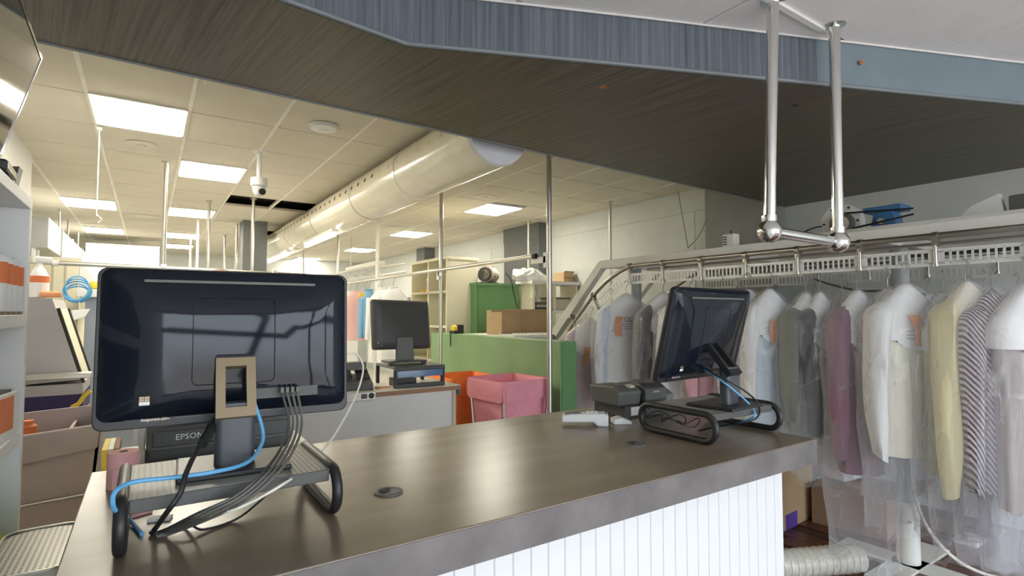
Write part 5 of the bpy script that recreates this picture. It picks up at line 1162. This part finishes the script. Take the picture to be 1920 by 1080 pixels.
# white hood at the far end
a_ = ony(168, 455, 11.5); b_ = ony(292, 500, 11.5)
hd2 = thing('extract_hood', 'wide white extract hood at the far end on the left', 'hood', ((a_.x+b_.x)/2, 11.8, 0))
MB().bb((a_.x, 11.5, b_.z-.3), (b_.x, 12.4, a_.z)).build('hood', 'white', hd2, world=True, bevel=.01); MB().bb((a_.x-.05, 11.5, 0), (a_.x, 12.4, a_.z)).build('side', 'galv', hd2, world=True); MB().bb((b_.x, 11.5, 0), (b_.x+.05, 12.4, a_.z)).build('side', 'galv', hd2, world=True)
MB().bb((a_.x, 11.6, 0), (b_.x, 12.3, 1.0)).build('base_cabinet', 'white', hd2, world=True); MB().prism([(a_.x+.05, 11.49, b_.z), (b_.x-.05, 11.49, b_.z), ((a_.x+b_.x)/2, 11.47, a_.z-.1)], (0, .01, 0)).build('stiffener', 'white', hd2, world=True)
# grey cabinet right of the press
a_ = ony(158, 552, 5.9); t = thing('grey_cabinet', 'blue-grey cabinet with white top behind the pressing machine', 'cabinet', (a_.x+.3, 6.3, 0)); MB().bb((0-.3, -.3, 0), (.5, .3, a_.z-.02)).build('carcass', 'slategrey' if 'slategrey' in M else 'mgrey', t, bevel=.005); MB().bb((-.36, -.34, a_.z-.02), (.54, .34, a_.z+.05)).build('top', 'white', t, bevel=.005)
o = MB().bb((-.08, -.05, 0), (.12, .05, .07)).build('yellow_cloth', 'yellow', bevel=.03); o.location = (a_.x+.10, 6.05, a_.z+.051); tag(o, 'yellow cloth on the blue-grey cabinet', 'cloth')

# ================================================================== PERSON BEHIND THE BIG COMPUTER
pe = thing('person', 'person with short brown hair standing behind the back desk, mostly hidden', 'person', (.45, 4.62, 0), R(30))
me = bpy.data.meshes.new('body')
J = [((0, 0, .95), .13, .10), ((0, 0, 1.15), .13, .10), ((0, .01, 1.38), .15, .10), ((0, 0, 1.50), .06, .06), ((0, -.01, 1.56), .055, .06), ((0, -.015, 1.66), .075, .095), ((0, -.01, 1.74), .07, .085),
     ((-.19, .01, 1.42), .06, .06), ((-.23, -.02, 1.15), .045, .045), ((-.20, -.20, 1.0), .034, .034), ((-.17, -.28, .97), .03, .02),
     ((.19, .01, 1.42), .06, .06), ((.23, -.02, 1.15), .045, .045), ((.20, -.20, 1.0), .034, .034), ((.17, -.28, .97), .03, .02),
     ((-.10, 0, .88), .095, .095), ((-.11, -.01, .48), .06, .065), ((-.11, .02, .09), .042, .045), ((-.11, -.12, .04), .04, .03),
     ((.10, 0, .88), .095, .095), ((.11, -.01, .48), .06, .065), ((.11, .02, .09), .042, .045), ((.11, -.12, .04), .04, .03)]
Ed = [(0, 1), (1, 2), (2, 3), (3, 4), (4, 5), (5, 6), (2, 7), (7, 8), (8, 9), (9, 10), (2, 11), (11, 12), (12, 13), (13, 14), (0, 15), (15, 16), (16, 17), (17, 18), (0, 19), (19, 20), (20, 21), (21, 22)]
def fingers(base, d, s):
    global J, Ed
    for k in range(4):
        n0 = len(J); x = base[0]+s*(-.024+.016*k); L_ = (.07, .08, .075, .06)[k]
        J += [((x, base[1]-.03, base[2]), .0085, .0085), ((x, base[1]-.03-L_*.55, base[2]-.006), .008, .008), ((x, base[1]-.03-L_, base[2]-.022), .007, .007)]; Ed += [(d, n0), (n0, n0+1), (n0+1, n0+2)]
    n0 = len(J); J += [((base[0]-s*.04, base[1]-.01, base[2]-.005), .010, .010), ((base[0]-s*.055, base[1]-.045, base[2]-.012), .008, .008)]; Ed += [(d, n0), (n0, n0+1)]
fingers(J[10][0], 10, -1); fingers(J[14][0], 14, 1)
me.from_pydata([j[0] for j in J], Ed, []); me.materials.append(M['skin']); me.materials.append(M['shirtblue']); me.materials.append(M['trousers'])
bo = bpy.data.objects.new('body', me); COL.objects.link(bo); bo.parent = pe
sk = bo.modifiers.new('Skin', 'SKIN'); sk.use_smooth_shade = True
for v, j in zip(me.skin_vertices[0].data, J): v.radius = j[1:]
me.skin_vertices[0].data[0].use_root = True
sb = bo.modifiers.new('Subdivision', 'SUBSURF'); sb.levels = 2; sb.render_levels = 2
dg = bpy.context.evaluated_depsgraph_get(); nm = bpy.data.meshes.new_from_object(bo.evaluated_get(dg)); bo.modifiers.clear(); bo.data = nm
nm.materials.clear()
for m_ in ('skin', 'shirtblue', 'trousers'): nm.materials.append(M[m_])
for p_ in nm.polygons:
    c = p_.center; p_.use_smooth = True
    p_.material_index = 2 if c.z < .93 and abs(c.x) < .17 and c.y > -.16 else (1 if c.z < 1.49 and not (c.y < -.10 and c.z < 1.12) else 0)
hair = MB(); prof = []
for k in range(9):
    th = PI*.52*k/8; prof.append((max(.001, .098*math.sin(th)), .112*math.cos(th)))
hair.lathe([(r_, z_) for r_, z_ in prof], (0, 0, 0), 24, cap=False, X=Matrix.Translation((0, .008, 1.672)) @ Matrix.Rotation(R(-14), 4, 'X') @ Matrix.Diagonal((.92, 1.12, 1.0, 1))).build('hair', 'hair', pe, smooth=True)
for s in (-1, 1):
    MB().lathe([(.001, -.012), (.012, -.006), (.014, 0), (.012, .006), (.001, .012)], (0, 0, 0), 12, X=Matrix.Translation((s*.082, 0, 1.66)) @ Matrix.Rotation(R(90), 4, 'Y') @ Matrix.Diagonal((1.8, 1, .6, 1))).build('ear', 'skin', pe, smooth=True)
    MB().lathe([(.001, -.008), (.008, 0), (.001, .008)], (s*.032, -.108, 1.675), 10).build('eye', 'black', pe, smooth=True)
MB().prism([(-.012, -.105, 1.635), (.012, -.105, 1.635), (0, -.100, 1.68)], (0, -.022, -.004)).build('nose', 'skin', pe, bevel=.004)
MB().box((0, -.105, 1.605), (.045, .012, .010)).build('mouth', 'pinkpaper', pe, bevel=.003)
